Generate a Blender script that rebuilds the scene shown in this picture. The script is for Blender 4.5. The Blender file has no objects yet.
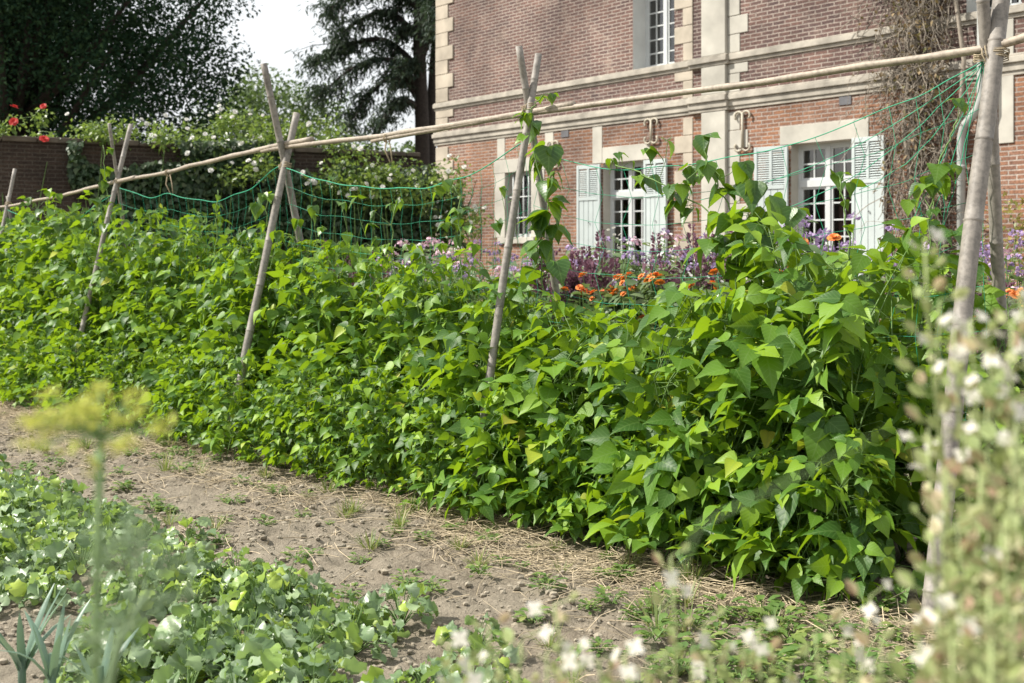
import bpy, math, random
from mathutils import Vector, Matrix, noise
R = math.radians
S = bpy.context.scene
COL = S.collection
V = Vector
Z3 = V((0, 0, 1))
F = 1200.0; CAMZ = 1.5; HY = 254.0            # focal length in pixels, eye height, horizon row

# ------------------------------------------------------------------ helpers
class MB:
    def __init__(s): s.v = []; s.f = []; s.uv = []
    def face(s, idx, uvs=None):
        s.f.append(idx); s.uv.append(uvs or [(0.5, 0.5)] * len(idx))
    def quad(s, a, b, c, d):
        i = len(s.v); s.v += [tuple(a), tuple(b), tuple(c), tuple(d)]
        s.face((i, i+1, i+2, i+3), [(0, 0), (1, 0), (1, 1), (0, 1)])
    def box(s, a, b):
        x0, y0, z0 = a; x1, y1, z1 = b
        i = len(s.v)
        s.v += [(x0,y0,z0),(x1,y0,z0),(x1,y1,z0),(x0,y1,z0),(x0,y0,z1),(x1,y0,z1),(x1,y1,z1),(x0,y1,z1)]
        for q in ((0,3,2,1),(4,5,6,7),(0,1,5,4),(1,2,6,5),(2,3,7,6),(3,0,4,7)):
            s.face(tuple(i+k for k in q))
    def tube(s, pts, r, n=5, cap=True):
        pts = [V(p) for p in pts]
        m = len(pts)
        rs = r if isinstance(r, (list, tuple)) else [r]*m
        i0 = len(s.v)
        t = (pts[1]-pts[0]).normalized()
        ref = V((0, 0, 1)) if abs(t.z) < .9 else V((1, 0, 0))
        a = t.cross(ref).normalized()
        for k, p in enumerate(pts):
            t = (pts[min(k+1, m-1)] - pts[max(k-1, 0)])
            if t.length < 1e-9: t = V((0, 0, 1))
            t.normalize()
            a = (a - t*a.dot(t))
            if a.length < 1e-6: a = t.orthogonal()
            a.normalize(); b = t.cross(a)
            for j in range(n):
                q = 2*math.pi*j/n
                s.v.append(tuple(p + (a*math.cos(q) + b*math.sin(q))*rs[k]))
        for k in range(m-1):
            for j in range(n):
                A = i0+k*n+j; B = i0+k*n+(j+1) % n
                s.face((A, B, B+n, A+n), [(j/n, k/m), ((j+1)/n, k/m), ((j+1)/n, (k+1)/m), (j/n, (k+1)/m)])
        if cap:
            s.face(tuple(i0+j for j in reversed(range(n))))
            s.face(tuple(i0+(m-1)*n+j for j in range(n)))
    def leaf(s, p, d, nrm, L, W, st=((0,.1),(.13,.44),(.36,.5),(.66,.31),(1,0)), fold=.25, droop=.5, wave=0., rnd=None):
        p = V(p); d = V(d).normalized(); n = V(nrm); n = n - d*n.dot(d)
        if n.length < 1e-5: n = d.orthogonal()
        n.normalize(); b = d.cross(n)
        i = len(s.v); q = V(p); ls = 0; ang = 0
        for k, (t, w) in enumerate(st):
            ang = droop*t
            dd = d*math.cos(ang) - n*math.sin(ang)
            nn = n*math.cos(ang) + d*math.sin(ang)
            q = q + dd*(t-ls)*L; ls = t
            wv = (rnd.uniform(-wave, wave) if (rnd and wave) else 0)*W
            wv2 = (rnd.uniform(-wave, wave) if (rnd and wave) else 0)*W
            s.v.append(tuple(q + b*(w*W) + nn*(fold*w*W+wv)))
            s.v.append(tuple(q))
            s.v.append(tuple(q - b*(w*W) + nn*(fold*w*W+wv2)))
        m = len(st)
        for k in range(m-1):
            A = i+3*k; t0, w0 = st[k]; t1, w1 = st[k+1]
            last = (k == m-2 and st[-1][1] == 0)
            if last:
                s.face((A, A+1, A+4), [(.5+w0, t0), (.5, t0), (.5, t1)])
                s.face((A+1, A+2, A+4), [(.5, t0), (.5-w0, t0), (.5, t1)])
            else:
                s.face((A, A+1, A+4, A+3), [(.5+w0, t0), (.5, t0), (.5, t1), (.5+w1, t1)])
                s.face((A+1, A+2, A+5, A+4), [(.5, t0), (.5-w0, t0), (.5-w1, t1), (.5, t1)])
    def lite(s, p, d, n, L, W):           # a small far-off leaf: two triangles folded on the midrib
        p = V(p); b = d.cross(n).normalized()*W*.5; m = p + d*L*.45
        i = len(s.v)
        s.v += [tuple(p), tuple(m+b+n*W*.15), tuple(p+d*L-n*L*.1), tuple(m-b+n*W*.15)]
        s.face((i, i+1, i+2)); s.face((i, i+2, i+3))
    def blob(s, c, r, rnd, flat=1., n=6, m=4):
        i = len(s.v); c = V(c)
        s.v.append(tuple(c+V((0, 0, r*flat*rnd.uniform(.8, 1.1)))))
        for k in range(1, m):
            th = math.pi*k/m
            for j in range(n):
                ph = 2*math.pi*(j+.5*(k % 2))/n
                q = r*rnd.uniform(.7, 1.2)
                s.v.append(tuple(c+V((math.sin(th)*math.cos(ph)*q, math.sin(th)*math.sin(ph)*q, math.cos(th)*q*flat))))
        s.v.append(tuple(c-V((0, 0, r*flat))))
        e = len(s.v)-1
        for j in range(n):
            s.face((i, i+1+j, i+1+(j+1) % n))
            s.face((e, e-n+(j+1) % n, e-n+j))
        for k in range(m-2):
            for j in range(n):
                A = i+1+k*n+j; B = i+1+k*n+(j+1) % n
                s.face((A, A+n, B+n, B))
    def build(s, name, mat, parent=None, smooth=True, loc=None):
        me = bpy.data.meshes.new(name)
        me.from_pydata(s.v, [], s.f)
        uvl = me.uv_layers.new(name='uv')
        flat = []
        for u in s.uv:
            for a in u: flat += [a[0], a[1]]
        uvl.data.foreach_set('uv', flat)
        if smooth: me.polygons.foreach_set('use_smooth', [True]*len(me.polygons))
        for mm in (mat if isinstance(mat, (list, tuple)) else [mat]): me.materials.append(mm)
        me.update()
        o = bpy.data.objects.new(name, me); COL.objects.link(o)
        if parent: o.parent = parent
        if loc is not None: o.location = loc
        return o

def tag(o, label=None, cat=None, group=None, kind=None):
    if label: o['label'] = label
    if cat: o['category'] = cat
    if group: o['group'] = group
    if kind: o['kind'] = kind
    return o
def thing(name, label, cat, loc=(0, 0, 0), rz=0, group=None):
    o = bpy.data.objects.new(name, None); COL.objects.link(o)
    o.empty_display_size = .1; o.location = loc; o.rotation_euler = (0, 0, rz)
    return tag(o, label, cat, group)
KIDS = {}
def copy_tree(o, parent=None):
    c = o.copy(); COL.objects.link(c)
    if parent: c.parent = parent
    for ch in o.children: copy_tree(ch, c)
    return c
def stamp(proto, used, loc, rz=0, sc=1., label=None, group=None):
    o = copy_tree(proto) if used.get(proto.name) else proto
    used[proto.name] = True
    o.location = loc; o.rotation_euler = (0, 0, rz); o.scale = (sc, sc, sc)
    return tag(o, label, None, group)
USED = {}

# pixel helpers: the row frame and the house frame are measured from the photograph
ER = V((.680, -.733, 0)); NR = V((.733, .680, 0))          # along the bean row (to the near right) / across it, away
def rowp(u, v, z=0.): return ER*u + NR*v + V((0, 0, z))
def at(x, y, d): return V(((x-512)/F*d, d, CAMZ-(y-HY)/F*d))
def rowpx(x, y, v=5.19):
    t = (x-512)/F; d = v/(.733*t+.68); return at(x, y, d)
def gpx(x, y):                                             # pixel on the ground
    d = F*CAMZ/(y-HY); return V(((x-512)/F*d, d, 0))
def uv_of(p): return (ER.dot(p), NR.dot(p))
EH = V((.624, -.782, 0)); NH = V((.782, .624, 0)); HV = 14.33
def H(x, y, off=0.):                                       # pixel on the facade -> (along, height)
    t = (x-512)/F; d = (HV+off)/(.782*t+.624); return (EH.x*t*d+EH.y*d, CAMZ-(y-HY)/F*d)
def HU(x): return H(x, 0)[0]

# ------------------------------------------------------------------ materials
def new_mat(name):
    m = bpy.data.materials.new(name); m.use_nodes = True
    nt = m.node_tree
    return m, nt, nt.nodes['Principled BSDF'], nt.nodes['Material Output']
def nd(nt, typ, **k):
    n = nt.nodes.new(typ)
    for a, b in k.items():
        if a.startswith('i_'):
            n.inputs[a[2:].replace('_', ' ')].default_value = b
        else: setattr(n, a, b)
    return n
def ramp(nt, fac, stops):
    r = nt.nodes.new('ShaderNodeValToRGB')
    e = r.color_ramp.elements
    while len(e) < len(stops): e.new(.5)
    for k, (p, c) in enumerate(stops):
        e[k].position = p; e[k].color = (*c, 1) if len(c) == 3 else c
    nt.links.new(fac, r.inputs[0]); return r.outputs[0]
def math_n(nt, op, a, b=None, c=None):
    n = nt.nodes.new('ShaderNodeMath'); n.operation = op
    for k, x in enumerate((a, b, c)):
        if x is None: continue
        if hasattr(x, 'is_linked'): nt.links.new(x, n.inputs[k])
        else: n.inputs[k].default_value = x
    return n.outputs[0]
def mixc(nt, fac, a, b, mode='MIX'):
    n = nt.nodes.new('ShaderNodeMix'); n.data_type = 'RGBA'; n.blend_type = mode
    for k, x in ((0, fac), (6, a), (7, b)):
        if hasattr(x, 'is_linked'): nt.links.new(x, n.inputs[k])
        elif k: n.inputs[k].default_value = (*x, 1)
        else: n.inputs[k].default_value = x
    return n.outputs[2]
def noise_n(nt, scale, detail=4, rough=.55, coord='Object', vec=None):
    n = nt.nodes.new('ShaderNodeTexNoise'); n.inputs['Scale'].default_value = scale
    n.inputs['Detail'].default_value = detail; n.inputs['Roughness'].default_value = rough
    if vec is None:
        tc = nt.nodes.new('ShaderNodeTexCoord'); vec = tc.outputs[coord]
    nt.links.new(vec, n.inputs['Vector']); return n.outputs['Fac']
def bump(nt, height, strength, dist=.01):
    b = nt.nodes.new('ShaderNodeBump'); b.inputs['Strength'].default_value = strength
    b.inputs['Distance'].default_value = dist
    nt.links.new(height, b.inputs['Height']); return b.outputs[0]

def leaf_mat(name, stops, trans, tf=.35, rough=.42, veins=0., spec=.5):
    """stops: colours spread over a random value per leaf; trans: colour of light coming through."""
    m, nt, P, out = new_mat(name)
    g = nt.nodes.new('ShaderNodeNewGeometry'); oi = nt.nodes.new('ShaderNodeObjectInfo')
    r = math_n(nt, 'FRACT', math_n(nt, 'ADD', g.outputs['Random Per Island'], oi.outputs['Random']))
    col = ramp(nt, r, stops)
    if veins:
        uvn = nt.nodes.new('ShaderNodeUVMap'); sx = nt.nodes.new('ShaderNodeSeparateXYZ')
        nt.links.new(uvn.outputs[0], sx.inputs[0])
        ax = math_n(nt, 'ABSOLUTE', math_n(nt, 'SUBTRACT', sx.outputs[0], .5))
        w = math_n(nt, 'SINE', math_n(nt, 'MULTIPLY', math_n(nt, 'SUBTRACT', sx.outputs[1], math_n(nt, 'MULTIPLY', ax, .7)), 42.))
        mid = math_n(nt, 'LESS_THAN', ax, .025)
        vein = math_n(nt, 'MAXIMUM', math_n(nt, 'GREATER_THAN', w, .9), mid)
        col = mixc(nt, math_n(nt, 'MULTIPLY', vein, .3*veins), col, (.22, .34, .1))
        nt.links.new(bump(nt, math_n(nt, 'ADD', math_n(nt, 'MULTIPLY', w, .16), noise_n(nt, 60, 2)), .25*veins, .004), P.inputs['Normal'])
    nt.links.new(col, P.inputs['Base Color'])
    P.inputs['Roughness'].default_value = rough
    P.inputs['Specular IOR Level'].default_value = spec
    tr = nt.nodes.new('ShaderNodeBsdfTranslucent')
    tcol = mixc(nt, .6, col, trans)
    nt.links.new(tcol, tr.inputs[0])
    mx = nt.nodes.new('ShaderNodeMixShader'); mx.inputs[0].default_value = tf
    nt.links.new(P.outputs[0], mx.inputs[1]); nt.links.new(tr.outputs[0], mx.inputs[2])
    nt.links.new(mx.outputs[0], out.inputs[0])
    return m
def plain(name, c, rough=.7, var=.25, scale=8., bmp=.0, spec=.4, island=0., metal=0.):
    m, nt, P, out = new_mat(name)
    f = noise_n(nt, scale)
    a = tuple(x*(1-var) for x in c); b = tuple(min(1, x*(1+var)) for x in c)
    col = ramp(nt, f, [(.3, a), (.7, b)])
    if island:
        g = nt.nodes.new('ShaderNodeNewGeometry')
        k = math_n(nt, 'MULTIPLY_ADD', g.outputs['Random Per Island'], 2*island, 1-island)
        mm = nt.nodes.new('ShaderNodeVectorMath'); mm.operation = 'SCALE'
        nt.links.new(col, mm.inputs[0]); nt.links.new(k, mm.inputs['Scale']); col = mm.outputs[0]
    nt.links.new(col, P.inputs['Base Color'])
    P.inputs['Roughness'].default_value = rough; P.inputs['Specular IOR Level'].default_value = spec
    P.inputs['Metallic'].default_value = metal
    if bmp: nt.links.new(bump(nt, f, bmp, .01), P.inputs['Normal'])
    return m

# soil
def soil_mat():
    m, nt, P, out = new_mat('soil')
    big = noise_n(nt, .9, 3); mid = noise_n(nt, 7, 5, .6); fine = noise_n(nt, 60, 6, .7)
    c = ramp(nt, mid, [(.3, (.185, .16, .122)), (.55, (.27, .235, .182)), (.75, (.34, .302, .24))])
    c2 = ramp(nt, fine, [(.3, (.55, .52, .5)), (.65, (1.12, 1.1, 1.08))])
    c = mixc(nt, 1., c, c2, 'MULTIPLY')
    c = mixc(nt, ramp(nt, big, [(.4, (0, 0, 0)), (.65, (.5, .5, .5))]), c, (.31, .275, .215))
    nt.links.new(c, P.inputs['Base Color'])
    P.inputs['Roughness'].default_value = .95; P.inputs['Specular IOR Level'].default_value = .15
    h = math_n(nt, 'ADD', math_n(nt, 'MULTIPLY', mid, .6), fine)
    nt.links.new(bump(nt, h, .9, .02), P.inputs['Normal'])
    return m
M = {}
M['soil'] = soil_mat()
M['clod'] = plain('clod', (.28, .245, .19), .95, .2, 40, .6, .1, .2)
M['straw'] = plain('straw', (.42, .345, .235), .75, .25, 20, 0, .3, .4)

def bamboo_mat(name, c):
    m, nt, P, out = new_mat(name)
    tc = nt.nodes.new('ShaderNodeTexCoord')
    f = noise_n(nt, 6, 5, .6); g = noise_n(nt, 45, 3)
    col = ramp(nt, f, [(.25, tuple(x*.55 for x in c)), (.5, c), (.8, tuple(x*1.25 for x in c))])
    col = mixc(nt, .35, col, ramp(nt, g, [(.38, tuple(x*.35 for x in c)), (.55, tuple(x*1.15 for x in c))]))
    nt.links.new(col, P.inputs['Base Color']); P.inputs['Roughness'].default_value = .6
    nt.links.new(bump(nt, g, .25, .004), P.inputs['Normal'])
    return m
M['bamboo'] = bamboo_mat('weathered_bamboo', (.235, .212, .185))
M['bamboo_tan'] = bamboo_mat('tan_bamboo', (.32, .27, .21))
M['twine'] = plain('twine', (.33, .27, .18), .9, .3, 60, .3)
M['net'] = plain('green_net', (.02, .30, .16), .5, .2, 10, 0, .4)

M['bean'] = leaf_mat('bean_leaf', [(0, (.026, .08, .014)), (.35, (.055, .135, .018)), (.65, (.12, .24, .022)), (.982, (.25, .39, .025)), (1, (.45, .42, .06))], (.5, .74, .01), .33, .48, 1., .38)
M['vine'] = leaf_mat('vine_leaf', [(0, (.024, .072, .016)), (.55, (.045, .12, .018)), (1, (.16, .29, .02))], (.42, .64, .01), .36, .38, 1.)
M['stem'] = plain('green_stem', (.13, .22, .06), .6, .3, 15)
M['crop'] = leaf_mat('crop_leaf', [(0, (.11, .18, .08)), (.35, (.19, .28, .14)), (.65, (.34, .43, .27)), (.8, (.24, .36, .09)), (1, (.40, .5, .07))], (.38, .58, .07), .3, .36, .5)  # palest grey-green stop paints sheen from sun and sky into the colour
M['weed'] = leaf_mat('weed_leaf', [(0, (.08, .15, .04)), (.6, (.13, .22, .05)), (1, (.26, .3, .09))], (.33, .5, .06), .3, .5)
M['grass'] = leaf_mat('grass_blade', [(0, (.12, .19, .05)), (.6, (.2, .25, .08)), (1, (.4, .34, .16))], (.4, .5, .1), .3, .5)
M['leek'] = leaf_mat('leek_leaf', [(0, (.12, .2, .15)), (1, (.2, .3, .22))], (.3, .45, .2), .2, .4)

# ------------------------------------------------------------------ world, sun, camera
W = bpy.data.worlds.new('World'); S.world = W; W.use_nodes = True
nt = W.node_tree; bg = nt.nodes['Background']
SUN_EL = R(46); SA = V((-.99, .05, 0)).normalized()
sky = nt.nodes.new('ShaderNodeTexSky'); sky.sky_type = 'NISHITA'; sky.sun_disc = False
sky.sun_elevation = SUN_EL; sky.sun_rotation = math.atan2(SA.x, SA.y)
sky.air_density = 1.2; sky.dust_density = 2.5
tc = nt.nodes.new('ShaderNodeTexCoord')
mp = nt.nodes.new('ShaderNodeMapping'); mp.inputs['Scale'].default_value = (1, 1, 2.2)
nt.links.new(tc.outputs['Generated'], mp.inputs[0])
cn = noise_n(nt, 1.6, 6, .55, vec=mp.outputs[0])
cf = ramp(nt, cn, [(.3, (.45, .45, .45)), (.62, (.95, .95, .95))])
cc = mixc(nt, cf, sky.outputs[0], (10.8, 11.1, 11.3))
nt.links.new(cc, bg.inputs[0]); bg.inputs[1].default_value = .07
sl = bpy.data.lights.new('sun', 'SUN'); sl.energy = 5.0; sl.angle = R(.5); sl.color = (1, .95, .86)
so = bpy.data.objects.new('sun', sl); COL.objects.link(so)
sd = V((SA.x*math.cos(SUN_EL), SA.y*math.cos(SUN_EL), math.sin(SUN_EL)))
so.rotation_euler = sd.to_track_quat('Z', 'Y').to_euler(); so.location = sd*60

cam = bpy.data.cameras.new('camera'); co = bpy.data.objects.new('camera', cam); COL.objects.link(co)
co.location = (0, 0, CAMZ); co.rotation_euler = (R(90), 0, 0)
cam.sensor_width = 36; cam.lens = 36*F/1024; cam.shift_y = -(341.5-HY)/1024
cam.clip_end = 2000; cam.clip_start = .05
cam.dof.use_dof = True; cam.dof.focus_distance = 6.0; cam.dof.aperture_fstop = (cam.lens/1000)/.0100
S.camera = co
S.view_settings.view_transform = 'Standard'; S.view_settings.look = 'None'
S.view_settings.exposure = 0.64; S.view_settings.gamma = 1
S.cycles.max_bounces = 7; S.cycles.diffuse_bounces = 3; S.cycles.transmission_bounces = 4; S.cycles.transparent_max_bounces = 8
S.cycles.use_denoising = True

# ------------------------------------------------------------------ ground
def spaced(a, b, step, far, grow=1.25):
    xs = []; x = a
    while x < b: xs.append(x); x += step
    s = step
    lo = a; left = []
    while lo > -far: s *= grow; lo -= s; left.append(lo)
    s = step; hi = xs[-1]; right = []
    while hi < far: s *= grow; hi += s; right.append(hi)
    return left[::-1] + xs + right
def ground_h(u, v):
    p = V((u, v, 0))
    h = .02*noise.noise(p*2.2) + .026*noise.noise(p*7+V((5, 0, 0))) + .024*noise.noise(p*17+V((0, 9, 0))) + .012*noise.noise(p*34)
    k = max(0., min(1., (v-2.4)/.5)) * max(0., min(1., (4.75-v)/.5))
    h -= .03*k
    return h
us = spaced(-13.5, -.4, .028, 400); vs = spaced(1.5, 5.0, .028, 400)
g = MB()
for v in vs:
    for u in us:
        z = ground_h(u, v) if (-30 < u < 10 and -5 < v < 12) else 0
        g.v.append(tuple(rowp(u, v, z)))
nu = len(us)
for j in range(len(vs)-1):
    for i in range(nu-1):
        a = j*nu+i; g.face((a, a+1, a+1+nu, a+nu))
tag(g.build('ground', M['soil']), 'bare dry brown garden soil between the beds', kind='structure')

rnd = random.Random(3)
c = MB()
for k in range(16000):
    if rnd.random() < .75: u = rnd.uniform(-11, -1.2); v = rnd.uniform(2.7, 4.6)
    else: u = rnd.uniform(-7, -2.4); v = rnd.uniform(1.6, 3.)
    if noise.noise(V((u*1.7, v*2.3, 11))) < -.1 and rnd.random() < .75: continue
    r = rnd.choice((.003, .004, .004, .005, .006, .008, .012, .018))*rnd.uniform(.7, 1.3)
    c.blob(rowp(u, v, ground_h(u, v)+r*.3), r, rnd, .7, 5, 3)
tag(c.build('soil_clods', M['clod'], smooth=False), kind='stuff')
c = MB()
for k in range(9500):
    u = rnd.uniform(-13, -1.0); q = rnd.random()
    v = rnd.gauss(4.34, .22) if q < .85 else rnd.uniform(2.8, 4.7)
    if noise.noise(V((u*.8, v*1.5, 3))) < -.12 and rnd.random() < .8: continue
    if v > 4.8: continue
    L = rnd.uniform(.06, .3); a = rnd.gauss(0, .9)+rnd.choice((0, 0, 1.2)); z = ground_h(u, v)+.004+abs(rnd.gauss(0, .016))
    d = (ER*math.cos(a)+NR*math.sin(a))*L*.5
    p = rowp(u, v, z); bend = V((rnd.gauss(0, .014), rnd.gauss(0, .014), rnd.uniform(0, .018)))
    tl = V((0, 0, rnd.gauss(0, .02)))
    c.tube([p-d-tl, p+bend, p+d+tl], rnd.uniform(.0011, .0024), 3, False)
tag(c.build('straw_litter', M['straw']), kind='stuff')

# ------------------------------------------------------------------ bean plants
BEAN = ((0, .24), (.1, .46), (.25, .5), (.45, .37), (.68, .18), (.86, .06), (1, 0))
def trifoliate(fm, p, o, rnd, L, droop=None, n_up=0.):
    """three leaflets at the end of a petiole that leaves in direction o"""
    a = R(rnd.choice((rnd.uniform(-15, 35), rnd.uniform(-5, 40), rnd.uniform(25, 70)))) if droop is None else droop
    o = V(o); o.z = 0
    if o.length < 1e-4: o = V((1, 0, 0))
    o.normalize()
    tw = rnd.gauss(0, .5)
    m = o*math.cos(a) - Z3*math.sin(a); n = o*math.sin(a) + Z3*math.cos(a)
    n = Matrix.Rotation(tw, 3, m) @ n
    for k, ang in enumerate((0, 78, -78)):
        q = Matrix.Rotation(R(ang+rnd.gauss(0, 12)), 3, n)
        dm = q @ m
        dm = (dm + V((0, 0, -rnd.uniform(0, .22)))).normalized()
        nn = n + V((rnd.gauss(0, .3), rnd.gauss(0, .3), rnd.gauss(0, .2)))
        l = L*(1.08 if k == 0 else .92)*rnd.uniform(.85, 1.12)
        st = m*(L*.3) if k == 0 else dm*(L*.06)
        fm.leaf(p+st, dm, nn, l, l*rnd.uniform(.6, .76), BEAN, rnd.uniform(.05, .4), rnd.uniform(.1, .9), .05, rnd)
def bean_plant(h, rnd, nleaf, rad, big=1.):
    t = thing('bean_plant', 'leafy green bean plant in the dense row climbing below the tied poles', 'bean plant', group='bean plants in the long climbing row')
    sm = MB(); fm = MB()
    stems = []
    for k in range(3):
        a = rnd.uniform(0, 6.28); pts = []
        for i in range(7):
            z = h*i/6; w = .05+.05*i/6
            pts.append(V((math.cos(a+i*1.3)*w+rnd.gauss(0, .015), math.sin(a+i*1.3)*w+rnd.gauss(0, .015), z)))
        sm.tube(pts, [.005-.0005*i for i in range(7)], 4); stems.append(pts)
    for k in range(nleaf):
        z = h*(.05+.97*(k+rnd.random())/nleaf)
        q = min(5.999, 6*z/h); st = rnd.choice(stems); i = min(5, int(q)); b = st[i].lerp(st[i+1], q-i)
        a = rnd.uniform(0, 6.28); o = V((math.cos(a), math.sin(a), 0))
        rr = rad*(.5+.65*rnd.random())*(1.22 if z < .45 else 1.0 if z < h*.75 else 1-.55*(z-h*.75)/(h*.25))
        p = b + o*rr + V((0, 0, rnd.uniform(-.03, .07)))
        sm.tube([b, b.lerp(p, .6)+V((0, 0, .025)), p], .0018, 3, False)
        L = big*rnd.uniform(.078, .134)*(1 if z < h*.8 else .8)
        trifoliate(fm, p, o, rnd, L)
    sm.build('stem', M['stem'], t); fm.build('foliage', M['bean'], t)
    return t
rnd = random.Random(11)
PROTO = {}
for cls, h in enumerate((1.08, 1.3, 1.5, 1.8)):
    PROTO[cls] = [bean_plant(h*rnd.uniform(.96, 1.04), rnd, int(58*h+12), rnd.uniform(.21, .26)) for _ in range(4)]
    PROTO[cls+4] = [bean_plant(h*rnd.uniform(.96, 1.04), rnd, int(42*h+8), rnd.uniform(.22, .27), 1.3) for _ in range(4)]
HT = [(-17, 2.05), (-14, 2.0), (-11.8, 1.95), (-10.1, 1.74), (-8.3, 1.58), (-6.8, 1.42), (-5.7, 1.34), (-4.84, 1.24), (-4.23, 1.26), (-3.83, 1.42), (-3.46, 1.5), (-2.9, 1.48), (-2.2, 1.4), (0, 1.4)]
def top_h(u):
    for (a, ha), (b, hb) in zip(HT, HT[1:]):
        if a <= u <= b: return ha+(hb-ha)*(u-a)/(b-a)
    return 1.4
u = -16.4
while u < -2.25:
    for v0, tilt in ((4.72, 14), (5.42, -8), (4.52, 10)):
        hh = top_h(u)*rnd.uniform(.82, 1.12)*(1 if v0 < 5 else .92)
        if v0 < 5 and u > -2.72: continue
        if v0 < 5 and u < -5.2: tilt = 17; v0 = 4.78 if v0 > 4.7 else v0
        if u > -3.9 and v0 > 4.7: tilt = tilt*.55 if v0 < 5 else 0
        if v0 == 4.52: hh = rnd.uniform(.5, .8); tilt = 12
        cls = min(range(4), key=lambda k: abs((1.08, 1.3, 1.5, 1.8)[k]-hh))
        sc = hh/(1.08, 1.3, 1.5, 1.8)[cls]
        o = stamp(rnd.choice(PROTO[cls+4 if u > -5.6 else cls]), USED, rowp(u+rnd.gauss(0, .05), v0+rnd.gauss(0, .05)), 0, sc)
        o.rotation_euler = (Matrix.Rotation(R(tilt+rnd.gauss(0, 4)), 3, -ER) @ Matrix.Rotation(rnd.uniform(0, 6.28), 3, 'Z')).to_euler()
    u += (.16 if u > -3.8 else .2) if u > -9 else .26

# ------------------------------------------------------------------ poles
def pole_mesh(mb, a, b, r0, r1, nodes=True, n=10, bend=0., rnd=random.Random(1)):
    a = V(a); b = V(b); L = (b-a).length; pts = []; rs = []
    side = (b-a).cross(V((.3, .9, .2))).normalized()
    k = max(6, int(L/.09)); nxt = .2
    for i in range(k+1):
        t = i/k; p = a.lerp(b, t) + side*bend*math.sin(math.pi*t) + side*.006*noise.noise(V((t*5, a.x, b.y)))
        r = r0+(r1-r0)*t
        pts.append(p); rs.append(r)
        if nodes and t*L > nxt and i < k:
            d = (b-a)/L
            for off, q in ((.006, 1.0), (.012, 1.13), (.018, 1.0)):
                pts.append(p+d*off); rs.append(r*q)
            nxt = t*L+rnd.uniform(.26, .38)
    mb.tube(pts, rs, n)
def lash(mb, c, ax, r, rnd, turns=7, w=.05):
    c = V(c); ax = V(ax).normalized(); a = ax.orthogonal().normalized(); b = ax.cross(a); pts = []
    for i in range(turns*8+1):
        q = i/8*2*math.pi; h = (i/(turns*8)-.5)*w
        pts.append(c+ax*(h+rnd.gauss(0, .002))+(a*math.cos(q)+b*math.sin(q))*(r*rnd.uniform(.97, 1.1)))
    mb.tube(pts, .003, 4)
FR = [ # label, front base, front top, rear base, rear top, crossing, radii
    ('bamboo pole pair nearest the camera, front pole thick and smooth, beside white blossoms', (1.65, 4.85, 0), None, (2.46, 5.87, 0), None, (990, 56), .04, .03),
    ('crossed bamboo poles with dark bean leaves climbing them in front of the barred window', (467, 513), (537, 50), (584, 478), (517, 50), (529, 108), .026, .026),
    ('crossed bamboo poles rising from mid row in front of the white roses', (222, 453), (297, 110), (339, 432), (267, 70), (285, 166), .031, .03),
    ('slim crossed bamboo poles in front of the dark brick garden wall corner ivy', (60, 414), (130, 121), (146, 396), (101, 128), (117, 182), .026, .018),
    ('slim bamboo pole pair at the far left end of the bean row', (-30, 390), (17, 167), (34, 383), (5, 196), (8, 204), .024, .016)]
rnd = random.Random(5)
CROSS = []
for i, (lab, fb, ft, rb, rt, cr, ra, rbb) in enumerate(FR):
    t = thing('pole_frame', lab, 'bamboo poles', group='crossed pole frames along the bean row')
    t['label'] = lab
    X = rowpx(*cr); CROSS.append(X)
    if i == 0: A = V(fb); B = V(rb); at_, bt_ = A+(X-A)*1.32, B+(X-B)*1.32
    else:
        A = gpx(*fb); B = gpx(*rb)
        at_ = A+(X-A)*((fb[1]-ft[1])/(fb[1]-cr[1])); bt_ = B+(X-B)*((rb[1]-rt[1])/(rb[1]-cr[1]))
    off = NR*ra*.9
    A -= V((0, 0, .15)); B -= V((0, 0, .15))
    sx = ER*ra*.9
    m = MB(); pole_mesh(m, A-off*.5+sx, at_-off*.5+sx, ra*1.06, ra*.9, rnd=rnd, bend=.015); m.build('pole', M['bamboo'], t)
    m = MB(); pole_mesh(m, B+off*.5-sx, bt_+off*.5-sx, rbb*1.06, rbb*.88, rnd=rnd, bend=-.02); m.build('pole', M['bamboo'], t)
    m = MB(); lash(m, X+sx*1., at_-A, ra*1.12, rnd, 5, .045); lash(m, X-sx*1., bt_-B, rbb*1.2, rnd, 5, .04); lash(m, X+V((0, 0, -.01)), ER+Z3*.4, ra*1.45, rnd, 2, .03)
    m.build('lashing', M['twine'], t)
RIDGE = [
    ('long tan bamboo ridge pole nearest the camera crossing in front of the brick house', [(1120, 6), (990, 48), (760, 82), (530, 113), (372, 141)], .021, .015, 'bamboo_tan'),
    ('tan bamboo ridge pole spanning in front of the cedar and climbing roses', [(574, 104), (530, 112), (455, 125), (379, 136), (285, 147), (262, 151)], .02, .018, 'bamboo_tan'),
    ('weathered ridge pole between the second and third pole pairs from the left', [(312, 139), (285, 144), (210, 161), (165, 173), (112, 182)], .022, .016, 'bamboo_tan'),
    ('thin crooked ridge pole at the left end of the row above the brick wall', [(136, 177), (95, 187), (60, 196), (10, 206), (-30, 210)], .02, .014, 'bamboo_tan')]
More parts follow.
